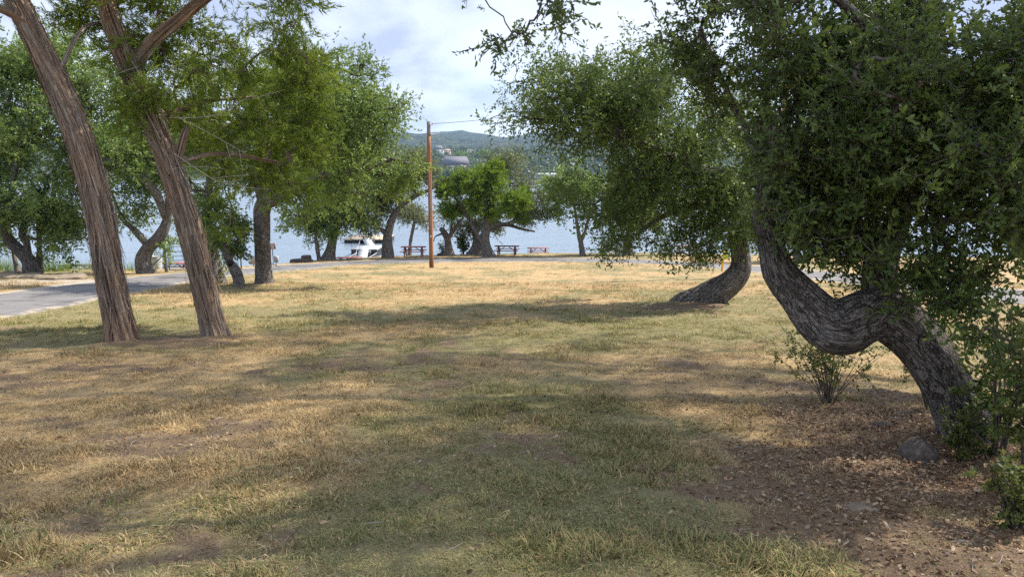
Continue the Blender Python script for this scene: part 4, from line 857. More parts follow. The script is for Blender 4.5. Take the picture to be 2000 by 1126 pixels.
# ------------------------------------------------------------------ bins
def bin_(label, p, mt, r, h):
    o = thing('trash_can', p, label, 'trash can', 'trash cans'); m = MB()
    prof = [(r * .86, 0), (r * .88, .02)]
    for k in range(1, 5): z = h * k / 5; prof += [(r * (.88 + .11 * k / 5), z - .02), (r * (.90 + .11 * k / 5), z), (r * (.88 + .11 * k / 5), z + .02)]
    prof += [(r, h - .02), (r * .93, h - .01), (r * .82, .1), (.001, .08)]
    m.lathe(prof, n=22); m.build('barrel', mt, o, smooth=True)
    m = MB(); m.lathe([(r * .97, h - .02), (r * 1.05, h - .012), (r * 1.05, h + .012), (r * .95, h + .012), (r * .94, h - .02)], n=22); m.build('rim', mt, o, smooth=True)
    for s in (-1, 1):
        m = MB(); m.tube([(s * r * .98, -.07, h * .72), (s * (r + .05), -.06, h * .70), (s * (r + .05), .06, h * .70), (s * r * .98, .07, h * .72)], .009, 6); m.build('handle', mt, o)
    return o
bin_("galvanised trash can beside the table right of the v-shaped oak", hit(1210, 500), M_GALV, .30, .80)
bp = P(308, 535, 37.6); bp[2] = gz(bp[0], bp[1]); bin_("pale galvanised trash can left of the gate post", bp, M_GALV, .27, .66)
bp = P(297, 535, 37.8); bp[2] = gz(bp[0], bp[1]); bin_("black trash can in the weeds left of the gate", bp, M_BLACK, .25, .64)

# ------------------------------------------------------------------ tube gate, posts and braces
def gate():
    A = np.array([-16.25, 34.3]); B = np.array([-14.45, 38.5]); dv = B - A; Lg = np.linalg.norm(dv); rz = math.atan2(dv[1], dv[0])
    za, zb = gz(*A), gz(*B); o = thing('tube_gate', (A[0], A[1], za + .10), "slate blue metal tube gate across the path to the lake", 'gate', None, (0, 0, rz))
    sl = (zb - za) / Lg; f = lambda x, z: np.array([x, 0, z + sl * x]); H = 1.12
    m = MB(); r = .12
    m.tube(np.array([f(.05, 0), f(.05, H - r), f(.05 + .3 * r, H - .3 * r), f(.05 + r, H), f(Lg - .12 - r, H), f(Lg - .12 - .3 * r, H - .3 * r), f(Lg - .12, H - r), f(Lg - .12, 0), f(.05, 0)]), .026, 8); m.build('outer_frame', M_GATE, o, smooth=True)
    for k in (1, 2, 3, 4):
        m = MB(); m.tube(np.array([f(.06, H * k / 5 - .02 * (k > 2)), f(Lg - .13, H * k / 5 - .02 * (k > 2))]), .019, 8); m.build('rail', M_GATE, o, smooth=True)
    for t in (.25, .5, .75):
        m = MB(); m.box(f(Lg * t, H / 2), (.035, .012, H - .04)); m.build('upright', M_GATE, o)
    for z in (.2, .9):
        m = MB(); m.tube(np.array([f(-.06, z), f(.05, z)]), .016, 6); m.build('hinge', M_DARKSTEEL, o)
    def post(label, xy, h, r, mt, nm='gate_post'):
        z = gz(*xy); p = thing(nm, (xy[0], xy[1], z), label, 'post'); m = MB(); m.tube([(0, 0, -.2), (0, 0, h * .5), (.02, 0, h)], [r, r, r * .97], 14); m.build('shaft', mt, p, smooth=True)
        m = MB(); m.lathe([(r * 1.02, h - .03), (r * 1.02, h + .006), (r * .5, h + .03), (.001, h + .035)], (.02, 0, 0), 14); m.build('cap', mt, p, smooth=True); return p
    e = dv / Lg
    p1 = post("dark steel post at the gate's hinge side", A - e * .12, 1.28, .05, M_GATE); p2 = post("slim steel post at the latch end of the gate", B + e * .1, 1.25, .04, M_GATE)
    w = A + np.array([-.35, .5]); post("weathered timber post with pale top behind the gate hinge", w, 1.62, .085, M_POSTWOOD, 'timber_post')
    def brace(label, a, b):
        a, b = np.array(a), np.array(b); m = MB(); m.tube([(0, 0, 0), (b - a) / 2, b - a], .028, 8); tag(m.build('pipe_brace', M_GATE, None, a, smooth=True), label, 'pipe', 'pipe braces of the gate posts')
    x = B + e * .1; z = gz(*x); y = x + (1.6, 1.6); brace("steel pipe slanting down right from the gate's latch post", (x[0] + .03, x[1], z + .95), (y[0], y[1], gz(*y) + .05))
    x = A - e * .12; z = gz(*x); y = x + (-.95, .15); brace("steel pipe slanting down left from the gate's hinge post", (x[0] - .06, x[1], z + .85), (y[0], y[1], gz(*y) + .12))
gate()

# ------------------------------------------------------------------ signs by the gate
def sign(label, p, w, h, zc, board, text, tilt, rows, post_h):
    o = thing('notice_sign', p, label, 'sign', None, (0, 0, -.25))
    m = MB(); m.box((0, .03, post_h / 2 - .1), (.045, .03, post_h + .2)); m.build('post', M_DARKSTEEL, o)
    R = np.array([[math.cos(tilt), 0, math.sin(tilt)], [0, 1, 0], [-math.sin(tilt), 0, math.cos(tilt)]])
    m = MB(); m.box((0, 0, zc), (w, .02, h), ax=R); m.build('board', board, o)
    rng = np.random.default_rng(int(w * 100))
    for i in range(rows):
        m = MB(); z = h * (.5 - (i + .7) / (rows + .4)); ww = w * rng.uniform(.6, .86); c = np.array([rng.uniform(-.04, .04) * w, -.013, z]) @ R
        m.box((c[0], c[1], zc + c[2]), (ww, .004, h / rows * .42), ax=R); m.build('text_line', text, o)
    return o
def at(px, d):
    p = P(px, 500, d); p[2] = gz(p[0], p[1]); return p
sign("low white notice sign with dark lines of text left of the upright oak", at(494, 41), .50, .46, .36, M_WHITE, M_SIGNTXT, 0, 5, .3)
sign("tilted red-brown sign with pale lettering right of the upright oak", at(532.5, 43.2), .44, .36, 1.12, M_SIGNRED, M_WHITE, .16, 4, 1.1)
sign("small white sign with grey text lines under the tilted red one", at(538, 42.6), .36, .38, .42, M_WHITE, M_SIGNTXT, -.04, 5, .3)

# yellow guy-wire guard with lime panel
yp = at(1411, 36); o = thing('guy_wire_guard', yp, "yellow guy wire guard with lime green panel behind the leaning oak's trunk", 'marker')
m = MB(); m.tube([(0, 0, 0), (.05, 0, .6), (.09, 0, 1.15)], .045, 10); m.build('guard', M_YELLOW, o, smooth=True)
m = MB(); m.tube([(.09, 0, 1.15), (.6, 0, 2.6)], .008, 5); m.build('guy_wire', M_DARKSTEEL, o)
m = MB(); m.box((.19, .03, .82), (.18, .012, .46), bev=.004); m.build('panel', M_LIME, o)

# ------------------------------------------------------------------ floating dock and gangway
def dock():
    wz = WATER_Z
    c0 = P(714, 468, 97); x0 = c0[0]
    o = thing('floating_dock', (x0, 97, wz), "tan floating swim platform with black floats at the end of the walkway", 'dock')
    for i in range(14):
        m = MB(); m.box((0, 0, 0), (5.9, .40, .06), bev=.008); m.build('deck_plank', M_TAN, o, (0, .22 + i * .425, .55))
    for sx in (-1, 1):
        m = MB(); m.box((0, 0, 0), (2.1, 5.7, .62), bev=.06); m.build('float', M_BLACK, o, (sx * 1.85, 3.0, .13))
    m = MB(); m.box((0, 0, 0), (5.96, .05, .16)); m.build('rim_board', M_TAN, o, (0, -.03, .49))
    lx = P(714, 480, 83)[0]
    # walkway
    g0 = np.array([-13.0, 60.0]); z0 = WATER_Z + .35
    g = thing('gangway', (g0[0], 60.0, z0), "white ramp walkway with railings leading down to the dock", 'walkway')
    a0 = np.array([g0[0], 60.0, z0]); legs = [(a0 * 0, np.array([lx, 82.2, wz + .86]) - a0, 24), (np.array([lx, 86.0, wz + .86]) - a0, np.array([x0 - .05, 97.6, wz + .68]) - a0, 13)]
    for p0, p1, n in legs:
        v = p1 - p0; L = np.linalg.norm(v); e = v / L; sx = np.cross(e, (0, 0, 1)); sx /= np.linalg.norm(sx)
        for i in range(n):
            m = MB(); m.beam(p0 + e * (i / n * L), p0 + e * ((i + .93) / n * L), 0.9, .05); m.build('deck_board', M_DOCK, g)
        for s in (-1, 1):
            m = MB(); m.beam(p0 + sx * s * .46 + (0, 0, -.1), p1 + sx * s * .46 + (0, 0, -.1), .06, .2); m.build('stringer', M_DOCK, g)
            m = MB(); m.tube([p0 + sx * s * .46 + (0, 0, .9), p1 + sx * s * .46 + (0, 0, .9)], .02, 8); m.build('handrail', M_GALV, g)
            for k in np.linspace(.03, .97, 6):
                m = MB(); b_ = p0 + v * k + sx * s * .46; m.tube([b_, b_ + (0, 0, .9)], .018, 8); m.build('railing_post', M_GALV, g)
    for s in (-1, 1):
        m = MB(); b_ = legs[1][1] + np.array([s * .55, -.5, 0]); m.tube([b_, b_ + (0, 0, 1.15)], .05, 8); m.build('end_post', M_DOCK, g)
    # fixed landing halfway
    f = thing('pier_landing', (lx, 82.0, wz), "white crosswise landing on black floats halfway along the walkway", 'pier')
    zt = .83
    for i in range(8):
        m = MB(); m.box((0, 0, 0), (3.0, .5, .06), bev=.006); m.build('deck_board', M_DOCK, f, (0, .25 + i * .53, zt))
    for i, px_ in enumerate((-1.12, 1.12)):
        m = MB(); m.box((px_, 2.0, .42), (.66, 4.0, .66), bev=.05); m.build('float', M_BLACK, f)
    for px_ in (-1.46, 1.46):
        m = MB(); m.beam((px_, 0, zt - .08), (px_, 4.2, zt - .08), .06, .12); m.build('side_rail', M_GALV, f)
    # black floats with steel frames that lie along both sides of the ramp
    for k, sx_ in enumerate((-1, 1)):
        q0 = np.array([lx + .95 + sx_ * 1.12 , 72.0, wz]); fl = thing('mooring_float', q0, ("black float with grey frame along the left side of the white ramp", "black float with grey frame along the right side of the white ramp")[k], 'float', 'floats beside the ramp')
        m = MB(); m.box((0, 4.6, .22), (.95, 9.2, .5), bev=.06); m.build('float_body', M_BLACK, fl)
        for xx in (-.49, .49):
            m = MB(); m.beam((xx, 0, .52), (xx, 9.2, .52), .07, .08); m.build('frame_bar', M_GALV, fl)
        for yy in (0, 3.1, 6.2, 9.2):
            m = MB(); m.beam((-.49, yy, .53), (.49, yy, .53), .07, .06); m.build('cross_bar', M_GALV, fl)

dock()

# ------------------------------------------------------------------ rocks
def rock(label, p, size, seed, mt, group=None, rz=0, flat=.6):
    th = np.linspace(0, math.pi, 17); ph = np.linspace(0, 2 * math.pi, 29)[:-1]; T, A = np.meshgrid(th, ph, indexing='ij')
    n = np.stack([np.sin(T) * np.cos(A), np.sin(T) * np.sin(A), np.cos(T)], -1)
    r = .72 + .55 * (fbm(n[..., 0] * 1.6 + seed, n[..., 1] * 1.6, n[..., 2] * 1.6, seed, 3)) + .10 * (fbm(n[..., 0] * 6, n[..., 1] * 6, n[..., 2] * 6, seed + 5, 2) - .5)
    n = np.sign(n) * np.abs(n) ** flat
    V = (n * r[..., None] * np.array(size) / 2).reshape(-1, 3)
    k = 28; i = np.arange(16)[:, None] * k; j = np.arange(k)[None]; Fc = np.stack(np.broadcast_arrays(i + j, i + k + j, i + k + (j + 1) % k, i + (j + 1) % k), -1).reshape(-1, 4)
    return tag(link('rock', mesh_np('rock', V, [Fc], mt, smooth=True), None, p, (0, 0, rz)), label, 'rock', group)
def on(px, py, dz=0): p = hit(px, py); p[2] += dz; return p
rock("rough dark grey root lump at the foot of the arched oak", on(1795, 905, .02), (.27, .24, .22), 3, M_DARKROCK, flat=.9)  # root lump of the oak, modelled as a loose rock
rock("flat pale tan stone half sunk in leaf litter", on(1685, 990, -.005), (.19, .12, .045), 7, M_ROCK)
rock("small brown stone in the litter below the arch", on(1722, 838, 0), (.14, .1, .07), 9, M_DARKROCK)
SLABS = ["flat tan ledge slab at the very left edge of the bank", "wide tan ledge slab below the thin leaning oak stem", "tan ledge slab below the heavy oak's trunk", "small tan slab below the straight young oak",
         "longest tan slab just left of the dark table", "tan slab behind the longest one, left of the dark table", "tan slab tucked behind the heavy oak's foot", "tan slab on the back row at the left edge of the bank"]
rng = np.random.default_rng(8)
for i, (px, py, w) in enumerate([(8, 541, 1.1), (40, 543, 1.3), (75, 544, 1.0), (100, 546, .9), (122, 545, 1.5), (140, 541, 1.0), (60, 538, .9), (20, 536, .9)]):
    rock(SLABS[i], on(px, py, .03), (w, w * .6, .24), 20 + i, M_ROCK, "limestone slabs along the left bank", rng.uniform(-.3, .3), .5)
rock("long dark ledge rock at the bank edge left of the curved oak", on(588, 511.2, .05), (1.5, .7, .34), 31, M_DARKROCK, flat=.5)
rock("blocky grey boulder at the bank edge beside the curved oak", on(598, 510.2, .15), (.62, .55, .5), 32, M_DARKROCK, flat=.45)
rock("low black stone on the bank just right of the pole", on(860, 500, .05), (.5, .35, .34), 33, M_DARKROCK, flat=.5)

# ------------------------------------------------------------------ shrubs
def shrub(label, base, hgt, wid, nst, leaves, seed, leafm, leaf=.035, kind='oak', lean=(0, 0), name='shrub', gap=.25, r=.007):
    rng = np.random.default_rng(seed); base = np.asarray(base, float); o = thing(name, base, label, 'shrub'); T = []; tips = []
    for i in range(nst):
        a = rng.uniform(0, 2 * math.pi); s = rng.uniform(.2, 1) * wid; e = np.array([math.cos(a) * s + lean[0], math.sin(a) * s * .7 + lean[1], hgt * rng.uniform(.6, 1)])
        b0 = np.array([math.cos(a), math.sin(a), 0]) * .04 * rng.random(); m_ = e * .5 + np.array([-e[0] * .12, -e[1] * .12, .06 * hgt]) + rng.normal(size=3) * .03
        t = np.linspace(0, 1, 7)[:, None]; q = (1 - t) ** 2 * b0 + 2 * t * (1 - t) * m_ + t * t * e; q[0, 2] -= .05; T.append(q)
        for j in range(4):
            k = rng.uniform(gap, 1); s0 = q[int(k * 6)]; tips.append((s0, s0 + unit(rng.normal(size=3) + (0, 0, .35)) * hgt * rng.uniform(.1, .28)))
    T = np.array(T); v, f, u = tubes(T, np.broadcast_to(np.linspace(r, r * .25, 7), T.shape[:2]), 5)
    B = np.array([[a, (a + b) / 2 + (0, 0, .01), b] for a, b in tips]); v2, f2, u2 = tubes(B, np.broadcast_to(np.array([r * .4, r * .3, r * .12]), B.shape[:2]), 4)
    link('stems', mesh_np('stems', np.vstack([v, v2]), [np.vstack([f, f2 + len(v)])], M_TWIG), o)['kind'] = 'stuff'
    w = rng.integers(0, len(B), leaves); t = rng.random((leaves, 1)) ** .6; d = B[w, 2] - B[w, 0]; pos = B[w, 0] + d * t + rng.normal(size=(leaves, 3)) * .012
    ax = unit(unit(d) * .6 + rng.normal(size=(leaves, 3)) * .7); nr = unit(rng.normal(size=(leaves, 3)) * .7 + (0, 0, .9))
    link('leaves', leaf_mesh('leaves', pos, ax, nr, leaf * rng.uniform(.6, 1.2, leaves), kind, rng.random(leaves) * .95, leafm, .5), o)['kind'] = 'stuff'
    return o
shrub("sparse leafy shrub growing up under the oak's arch", hit(1618, 792), .88, .78, 28, 2700, 1, L_SHRUB, .030, gap=.45, r=.005)
shrub("sparse leafy shrub between the arch and the oak's base", hit(1818, 806), .84, .55, 22, 2000, 2, L_SHRUB, .030, gap=.45, r=.005)
for i, (px, py, h, w, lab) in enumerate([(1945, 905, 1.05, .32, "tall leafy oak sucker hugging the arched trunk's right side"), (2010, 960, 1.25, .36, "bright leafy shrub at the right edge beside the arched oak"), (1985, 1040, .45, .3, "low leafy shrub in the litter at the lower right edge"), (1880, 905, .38, .2, "small leafy sprout at the arched oak's foot")]):
    shrub(lab, hit(px, py), h, w, 14, 2500 if h > 1 else 900, 30 + i, L_SHRUB if i != 0 else L_OAK, .042, gap=.1)
shrub("dark bushy shrub on the bank left of the cedar's trunk", at(905, 58.6), 2.0, .8, 22, 2600, 5, L_OAK, .15, 'rhomb', gap=.2, r=.02)
shrub("grey twiggy bush on the bank left of the half-dead oak", at(864, 57.9), 1.3, .5, 18, 420, 6, L_OAK_GREY, .12, 'rhomb', gap=.2, r=.018)
shrub("round dark shrub at the foot of the low-limbed oak", at(943, 58.8), 1.5, .7, 18, 1500, 7, L_OAK, .15, 'rhomb', gap=.2, r=.02)
def reeds(label, p, h, w, n, seed):
    rng = np.random.default_rng(seed); pos = np.stack([rng.normal(size=n) * w, rng.normal(size=n) * w * .5, np.full(n, -.1)], 1)
    for i in range(n): pos[i, 2] = gz(p[0] + pos[i, 0], p[1] + pos[i, 1]) - p[2] - .05
    ax = unit(rng.normal(size=(n, 3)) * .25 + (0, 0, 1)); nr = unit(rng.normal(size=(n, 3)) + (0, -.5, 0))
    o = thing('reed_clump', p, label, 'reeds'); link('blades', leaf_mesh('reed_blades', pos, ax, nr, h * rng.uniform(.5, 1.1, n), 'needle', np.clip(rng.random(n) * .6 + seed % 10 * .06, 0, 1), L_REED, .035), o)['kind'] = 'stuff'
reeds("bright green reeds right of the heavy multi-stemmed oak", at(96, 35.5), 0.9, .6, 380, 20)
reeds("straw-coloured reeds at the water's edge behind the dark table", at(160, 38.5), 1.0, 1.0, 260, 26)
reeds("green reeds at the far left edge by the water", at(5, 36), 1.0, .5, 260, 30)
reeds("green weeds behind the crooked oak left of the gate", at(262, 36.5), 0.7, .5, 200, 40)
reeds("green weeds around the bin left of the gate", at(312, 39), 0.8, .4, 160, 50)

# ------------------------------------------------------------------ far shore: woods, houses, boathouses
def far_woods():
    rng = np.random.default_rng(90); V = []
    n = 1300; d = np.where(rng.random(n) < .55, rng.uniform(640, 800, n), rng.uniform(760, 1400, n)); px = np.where(rng.random(n) < .6, rng.uniform(740, 1350, n), rng.uniform(-100, 2100, n))
    x = (px - 1000) / F * d
    keep = np.ones(n, bool)
    for (a, b, c, e) in [(846, 922, 686, 712), (846, 886, 900, 940), (1098, 1130, 668, 690), (908, 926, 910, 945)]: keep &= ~((px > a) & (px < b) & (d > c - 25) & (d < e))
    x, d = x[keep], d[keep]
    d2 = rng.uniform(644, 680, 46); x2 = (rng.uniform(838, 1010, 46) - 1000) / F * d2; d3 = rng.uniform(885, 915, 22); x3 = (rng.uniform(838, 930, 22) - 1000) / F * d3
    x, d = np.r_[x, x2, x3], np.r_[d, d2, d3]; n = len(x); z = far_z(x, d); R = rng.uniform(2.6, 5.2, n); R[-68:-22] *= 1.25; R[-22:] *= .8; k = 90
    u = unit(rng.normal(size=(n, k, 3))); u[..., 2] = np.abs(u[..., 2]) * 1.1 - .25
    c = np.stack([x, d, z + R * .85], -1)
    pos = c[:, None] + u * R[:, None, None] * rng.uniform(.55, 1.05, (n, k, 1)) * np.array([1, 1, .95])
    nr = unit(u + rng.normal(size=u.shape) * .5); ax = unit(np.cross(nr, rng.normal(size=u.shape)))
    rnd = np.clip(.75 * rng.random((n, 1)) + .25 * rng.random((n, k)), 0, 1)
    me = leaf_mesh('far_woods', pos.reshape(-1, 3), ax.reshape(-1, 3), nr.reshape(-1, 3), (R[:, None] * rng.uniform(.35, .6, (n, k))).ravel(), 'rhomb', rnd.ravel(), L_FAR, .8)
    tag(link('far_woods', me), "wooded far shore rising behind the lake", "woods", kind="stuff")
far_woods()
def far_tree(label, px, d, R, leafm, seed, h=.9):
    rng = np.random.default_rng(seed); x = (px - 1000) / F * d; z = float(far_z(np.array(x), np.array(float(d)))); k = 700
    o = thing('far_tree', (x, d, z), label, 'tree', 'trees on the far shore'); u = unit(rng.normal(size=(k, 3))); u[:, 2] = np.abs(u[:, 2]) * 1.1 - .3
    lump = .8 + .4 * fbm(u[:, 0] * 2, u[:, 1] * 2, u[:, 2] * 2, seed, 2); pos = u * R * (rng.uniform(.6, 1.0, k) * lump)[:, None] * (1, 1, h) + (0, 0, R * h)
    nr = unit(u + rng.normal(size=u.shape) * .5); ax = unit(np.cross(nr, rng.normal(size=u.shape)))
    link('crown', leaf_mesh('far_crown', pos, ax, nr, R * rng.uniform(.14, .28, k), 'rhomb', rng.random(k) * .8, leafm, .7), o)['kind'] = 'stuff'
    m = MB(); m.tube([(0, 0, -.5), (0, 0, R)], [R * .08, R * .05], 8); m.build('trunk', M_TWIG, o)
far_tree("round dark tree on the far shore just right of the long grey roof", 936, 652, 9, L_OAK, 1, .75)
far_tree("bright green tree on the far slope right of the white house", 903, 760, 8.5, L_CEDAR, 2)
far_tree("bright green tree on the far slope above the round dark one", 946, 770, 9, L_CEDAR, 3)
far_tree("pale broad tree on the far shore behind the bright cedar", 985, 648, 9.5, L_OAK_PALE, 4)
M_ROOF = plain("grey_shingle_roof", (0.12, 0.118, 0.135), (0.18, 0.175, 0.195), .6, 0.9, .1)
M_CREAM = plain("cream_stucco", (0.34, 0.28, 0.20), (0.44, 0.37, 0.28), .4, .9, .05)
M_STUCCO = plain("white_stucco", (0.36, 0.36, 0.36), (0.48, 0.48, 0.48), .4, .9, .05)
M_GLASS = plain("dark_window", (0.03, 0.04, 0.055), (0.06, 0.075, 0.1), 1, .2, 0)
def house(label, px, d, w, h, dep, roof_h, wall, roof, ztop, nwin, group='houses on the far shore', hip=.0):
    x = (px - 1000) / F * d; p = np.array([x, d, P(px, ztop, d)[2] - roof_h - h]); zg = float(far_z(np.array(x), np.array(float(d)))); lo = zg - p[2] - 3
    o = thing('lake_house', p, label, 'house', group); m = MB(); m.box((0, dep / 2, (h + lo) / 2), (w, dep, h - lo)); m.build('wall', wall, o)
    m = MB(); e = .6; hp = hip * w
    V = [(-w / 2 - e, -e, h), (w / 2 + e, -e, h), (w / 2 + e, dep + e, h), (-w / 2 - e, dep + e, h), (-w / 2 - e + hp, dep / 2, h + roof_h), (w / 2 + e - hp, dep / 2, h + roof_h)]
    m.add(np.array(V) + (0, 0, .05), [[0, 1, 5, 4], [2, 3, 4, 5], [1, 2, 5], [3, 0, 4], [3, 2, 1, 0]]); m.build('roof', roof, o)
    for i in range(nwin):
        xx = (i - (nwin - 1) / 2) * w / max(nwin, 1); m = MB(); m.box((xx, -.06, h * .5), (w / nwin * .42, .1, h * .42)); wd = m.build('window', M_STUCCO, o); m = MB(); m.box((xx, -.13, h * .5), (w / nwin * .34, .06, h * .34)); m.build('pane', M_GLASS, wd)
    return o
house("long low far-shore house with a broad grey roof", 890, 690, 26, 3.0, 20, 8.5, M_CREAM, M_ROOF, 305, 5, hip=.12)
house("white gabled house on the far slope beside the tall pole", 859, 930, 13, 4.0, 9, 5, M_STUCCO, M_ROOF, 284, 3, hip=.3)
house("cream low house on the far slope right of the white one", 874, 936, 10, 3.6, 8, 2.4, M_CREAM, M_CREAM, 291, 3, hip=.2)
house("tan house half hidden in the far trees above the round dark tree", 917, 940, 10, 4.0, 9, 2.6, M_CREAM, M_ROOF, 292, 3, hip=.2)
house("small white far-shore house seen under the oak's branch", 1115, 672, 11, 4.0, 9, 3.5, M_STUCCO, M_ROOF, 318, 3, hip=.25)
def boathouse(label, px, d, w, py):
    x = (px - 1000) / F * d; p = np.array([x, d, WATER_Z]); top = P(px, py, d)[2] - WATER_Z; o = thing('boathouse', p, label, 'boathouse', 'white-roofed boathouses on the far shore'); dep = 11
    m = MB(); h = top - 1.3; V = [(-w / 2, 0, h), (w / 2, 0, h), (w / 2, dep, h), (-w / 2, dep, h), (-w / 2 + w * .18, dep / 2, top), (w / 2 - w * .18, dep / 2, top)]
    m.add(V, [[0, 1, 5, 4], [2, 3, 4, 5], [1, 2, 5], [3, 0, 4], [3, 2, 1, 0]]); m.build('roof', M_WHITE, o)
    for i in range(6):
        for yy in (.3, dep - .3):
            m = MB(); m.tube([(-w / 2 + .4 + i * (w - .8) / 5, yy, -2), (-w / 2 + .4 + i * (w - .8) / 5, yy, h)], .16, 6); m.build('post', M_WHITE, o)
    m = MB(); m.box((0, dep / 2, .45), (w, dep, .3)); m.build('deck', M_TAN, o)
    m = MB(); m.box((0, dep - .6, h * .55), (w - 1, .3, h * .8)); m.build('back_wall', M_GALV, o)
boathouse("white-roofed boathouse on the far shore left of the leaning oak's leaves", 1068, 615, 21, 338)
boathouse("white-roofed boathouse on the far shore left of the tall pole", 800, 615, 11, 338)

# ------------------------------------------------------------------ grass tufts and leaf litter
def tuft_mesh(seed, nb, rad, hmin, hmax, w, lean0, lean1):
    rng = np.random.default_rng(seed); V, Q, T3, bl = [], [], [], []
    for i in range(nb):
        a = rng.uniform(0, 2 * math.pi); r0 = rad * math.sqrt(rng.random()); b = np.array([math.cos(a) * r0, math.sin(a) * r0, -.012]); h = rng.uniform(hmin, hmax)
        az = rng.uniform(0, 2 * math.pi); lean = rng.uniform(lean0, lean1); dd = np.array([math.cos(az), math.sin(az), 0]); sd = np.array([-dd[1], dd[0], 0]) * w * rng.uniform(.5, 1.3)
        c, s_ = math.cos(lean), math.sin(lean); c2, s2 = math.cos(lean * 1.25 + rng.uniform(-.1, .45)), math.sin(lean * 1.25 + .2)
        p1 = b + dd * h * .5 * s_ + np.array([0, 0, h * .5 * c]); p2 = p1 + dd * h * .5 * s2 + np.array([0, 0, h * .5 * c2])
        k = len(V); V += [b - sd, b + sd, p1 + sd * .85, p1 - sd * .85, p2]; Q.append([k, k + 1, k + 2, k + 3]); T3.append([k + 3, k + 2, k + 4]); bl.append(rng.random())
    return mesh_np('grass_tuft', V, [np.array(Q), np.array(T3)], M_GRASS, {'blade': ('FACE', np.array(bl + bl)), 'tip': ('FACE', np.array([0.0] * nb + [float(rng.random() < .35) * .8 for _ in range(nb)]))})
def scatter(rng, n, y0, y1):
    d = np.sqrt(rng.uniform(y0 ** 2, y1 ** 2, n)); x = rng.uniform(-.80, .80, n) * d; return x, d
def grass():
    rng = np.random.default_rng(70); XS, YS = [], []
    for n, a, b in ((46000, 2.0, 7), (46000, 6.5, 14), (34000, 13, 26), (26000, 25, 62)):
        x, y = scatter(rng, n, a, b); XS.append(x); YS.append(y)
    x, y = np.concatenate(XS), np.concatenate(YS)
    far = sstep(8, 24, y)
    rd = road_dist(x, y); g, s = cover(x, y)
    clump = fbm(x * 2.3, y * 2.3, 0, 71, 3)
    keep = (rd > ROAD_HW + .1 + .3 * rng.random(len(x))) & (y < crest(x, y) + 2) & (rng.random(len(x)) >  .90 * s) & ((clump + .25 * far) > .19 + .22 * rng.random(len(x)))
    x, y, g, s, clump, far = [t[keep] for t in (x, y, g, s, clump, far)]
    z = ground_z(x, y); n = len(x)
    sc = (.5 + .62 * rng.random(n)) * (.72 + .6 * np.clip((clump - .42) * 3, 0, 1)) * (1 + .8 * far) * (1 - .25 * s)
    weed = rng.random(n) < .012
    rot = np.stack([rng.normal(size=n) * .15, rng.normal(size=n) * .15, rng.uniform(0, 6.28, n)], 1)
    gg = np.clip(g + rng.normal(size=n) * .22, 0, 1)
    kinds = [(32, .11, .02, .052, .0027, .6, 1.5)] * 4 + [(18, .06, .045, .095, .0027, .15, 1.1)] * 3 + [(16, .14, .05, .12, .0022, 1.2, 1.54)] * 2 + [(11, .035, .035, .07, .0065, .6, 1.35)] * 2
    var = [bpy.data.objects.new('grass_tuft', tuft_mesh(100 + i, *kk)) for i, kk in enumerate(kinds)]
    up = (rng.random(n) < .05 + .35 * np.clip((clump - .5) * 4, 0, 1) * (.35 + g)) ; lay = rng.random(n) < .24
    pick = np.where(up, 4 + rng.integers(0, 3, n), np.where(lay, 7 + rng.integers(0, 2, n), rng.integers(0, 4, n)))
    pick = np.where(weed, 9 + rng.integers(0, 2, n), pick); gg = np.where(weed, 1.25, gg)
    o = scatter_obj('grass', np.stack([x, y, z], 1), rot, sc, var, M_GRASS, {'tuft_green': gg, 'tuft_rand': np.clip(rng.random(n) * .7 + .3 * fbm(x * 1.2, y * 1.2, 0, 88, 2), 0, 1)}, pick=pick)
    tag(o, "short dry lawn grass, straw and green tufts mixed", "grass", kind="stuff")
    print('grass tufts', n)
grass()
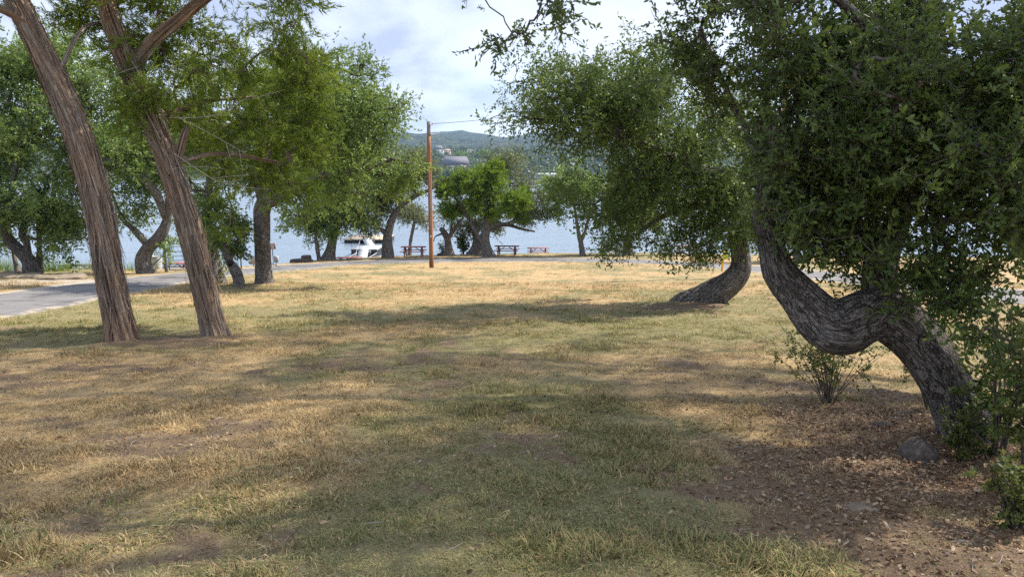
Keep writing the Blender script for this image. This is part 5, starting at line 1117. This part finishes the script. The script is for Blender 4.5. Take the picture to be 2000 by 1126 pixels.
def litter():
    rng = np.random.default_rng(75); n = 210000; x, y = scatter(rng, n, 2.0, 9); x2, y2 = scatter(rng, 5000, 9, 22); x, y = np.r_[x, x2], np.r_[y, y2]
    g, s = cover(x, y); near = np.exp(-((x - 3.8) / 2.0) ** 2 - ((y - 4.8) / 2.0) ** 2); keep = rng.random(len(x)) < (.05 * s + .012 + .85 * near * (.25 + .75 * s) * (.4 + 1.2 * fbm(x * 3, y * 3, 0, 76, 2)))
    x, y = x[keep], y[keep]; n = len(x); pos = np.stack([x, y, ground_z(x, y) + .006 + .012 * rng.random(n)], 1)
    ax = unit(np.stack([rng.normal(size=n), rng.normal(size=n), rng.normal(size=n) * .32], 1)); nr = unit(rng.normal(size=(n, 3)) * .6 + (0, 0, 1))
    me = leaf_mesh('fallen_leaves', pos, ax, nr, rng.uniform(.012, .046, n) * rng.uniform(.6, 1.1, n), 'oak', rng.random(n) ** 1.5, L_LITTER, .5)
    tag(link('fallen_leaves', me), "brown fallen oak leaves littering the bare soil", "leaf litter", kind="stuff"); print('litter', n)
    # fallen twigs and straw
    n = 900; x, y = scatter(rng, n, 2.2, 10); g, s = cover(x, y); keep = rng.random(n) < .25 + .75 * s; x, y = x[keep], y[keep]; n = len(x)
    c = np.stack([x, y, ground_z(x, y) + .012], 1); a = rng.uniform(0, 6.28, n); l = rng.uniform(.015, .075, n); d = np.stack([np.cos(a) * l, np.sin(a) * l, rng.normal(size=n) * .006], 1)
    T = np.stack([c - d, c + rng.normal(size=(n, 3)) * .008, c + d], 1); v, f, u = tubes(T, np.broadcast_to(np.array([.0022, .002, .0012]), (n, 3)), 4)
    tag(link('fallen_twigs', mesh_np('fallen_twigs', v, [f], M_DEADTWIG)), "bleached fallen twigs scattered over the lawn", "twigs", kind="stuff")
litter()
for n_, l_ in TREES: print(n_, l_)
print('triangles', sum(len(o.data.loops) - 2 * len(o.data.polygons) for o in S.objects if o.type == 'MESH'))

def haze():
    m = bpy.data.materials.new('haze_air'); m.use_nodes = True; nt = m.node_tree; nt.nodes.clear()
    o = N(nt, 'ShaderNodeOutputMaterial'); v = N(nt, 'ShaderNodeVolumePrincipled'); v.inputs['Color'].default_value = (0.40, 0.64, 1.0, 1); v.inputs['Density'].default_value = HAZE; v.inputs['Anisotropy'].default_value = 0.0
    nt.links.new(v.outputs[0], o.inputs['Volume'])
    b = MB(); b.box((0, 1800, 82), (5600, 3800, 200)); tag(b.build('haze', m), "thin pale haze over the lake and hills", "haze", kind="stuff")
if HAZE: haze()
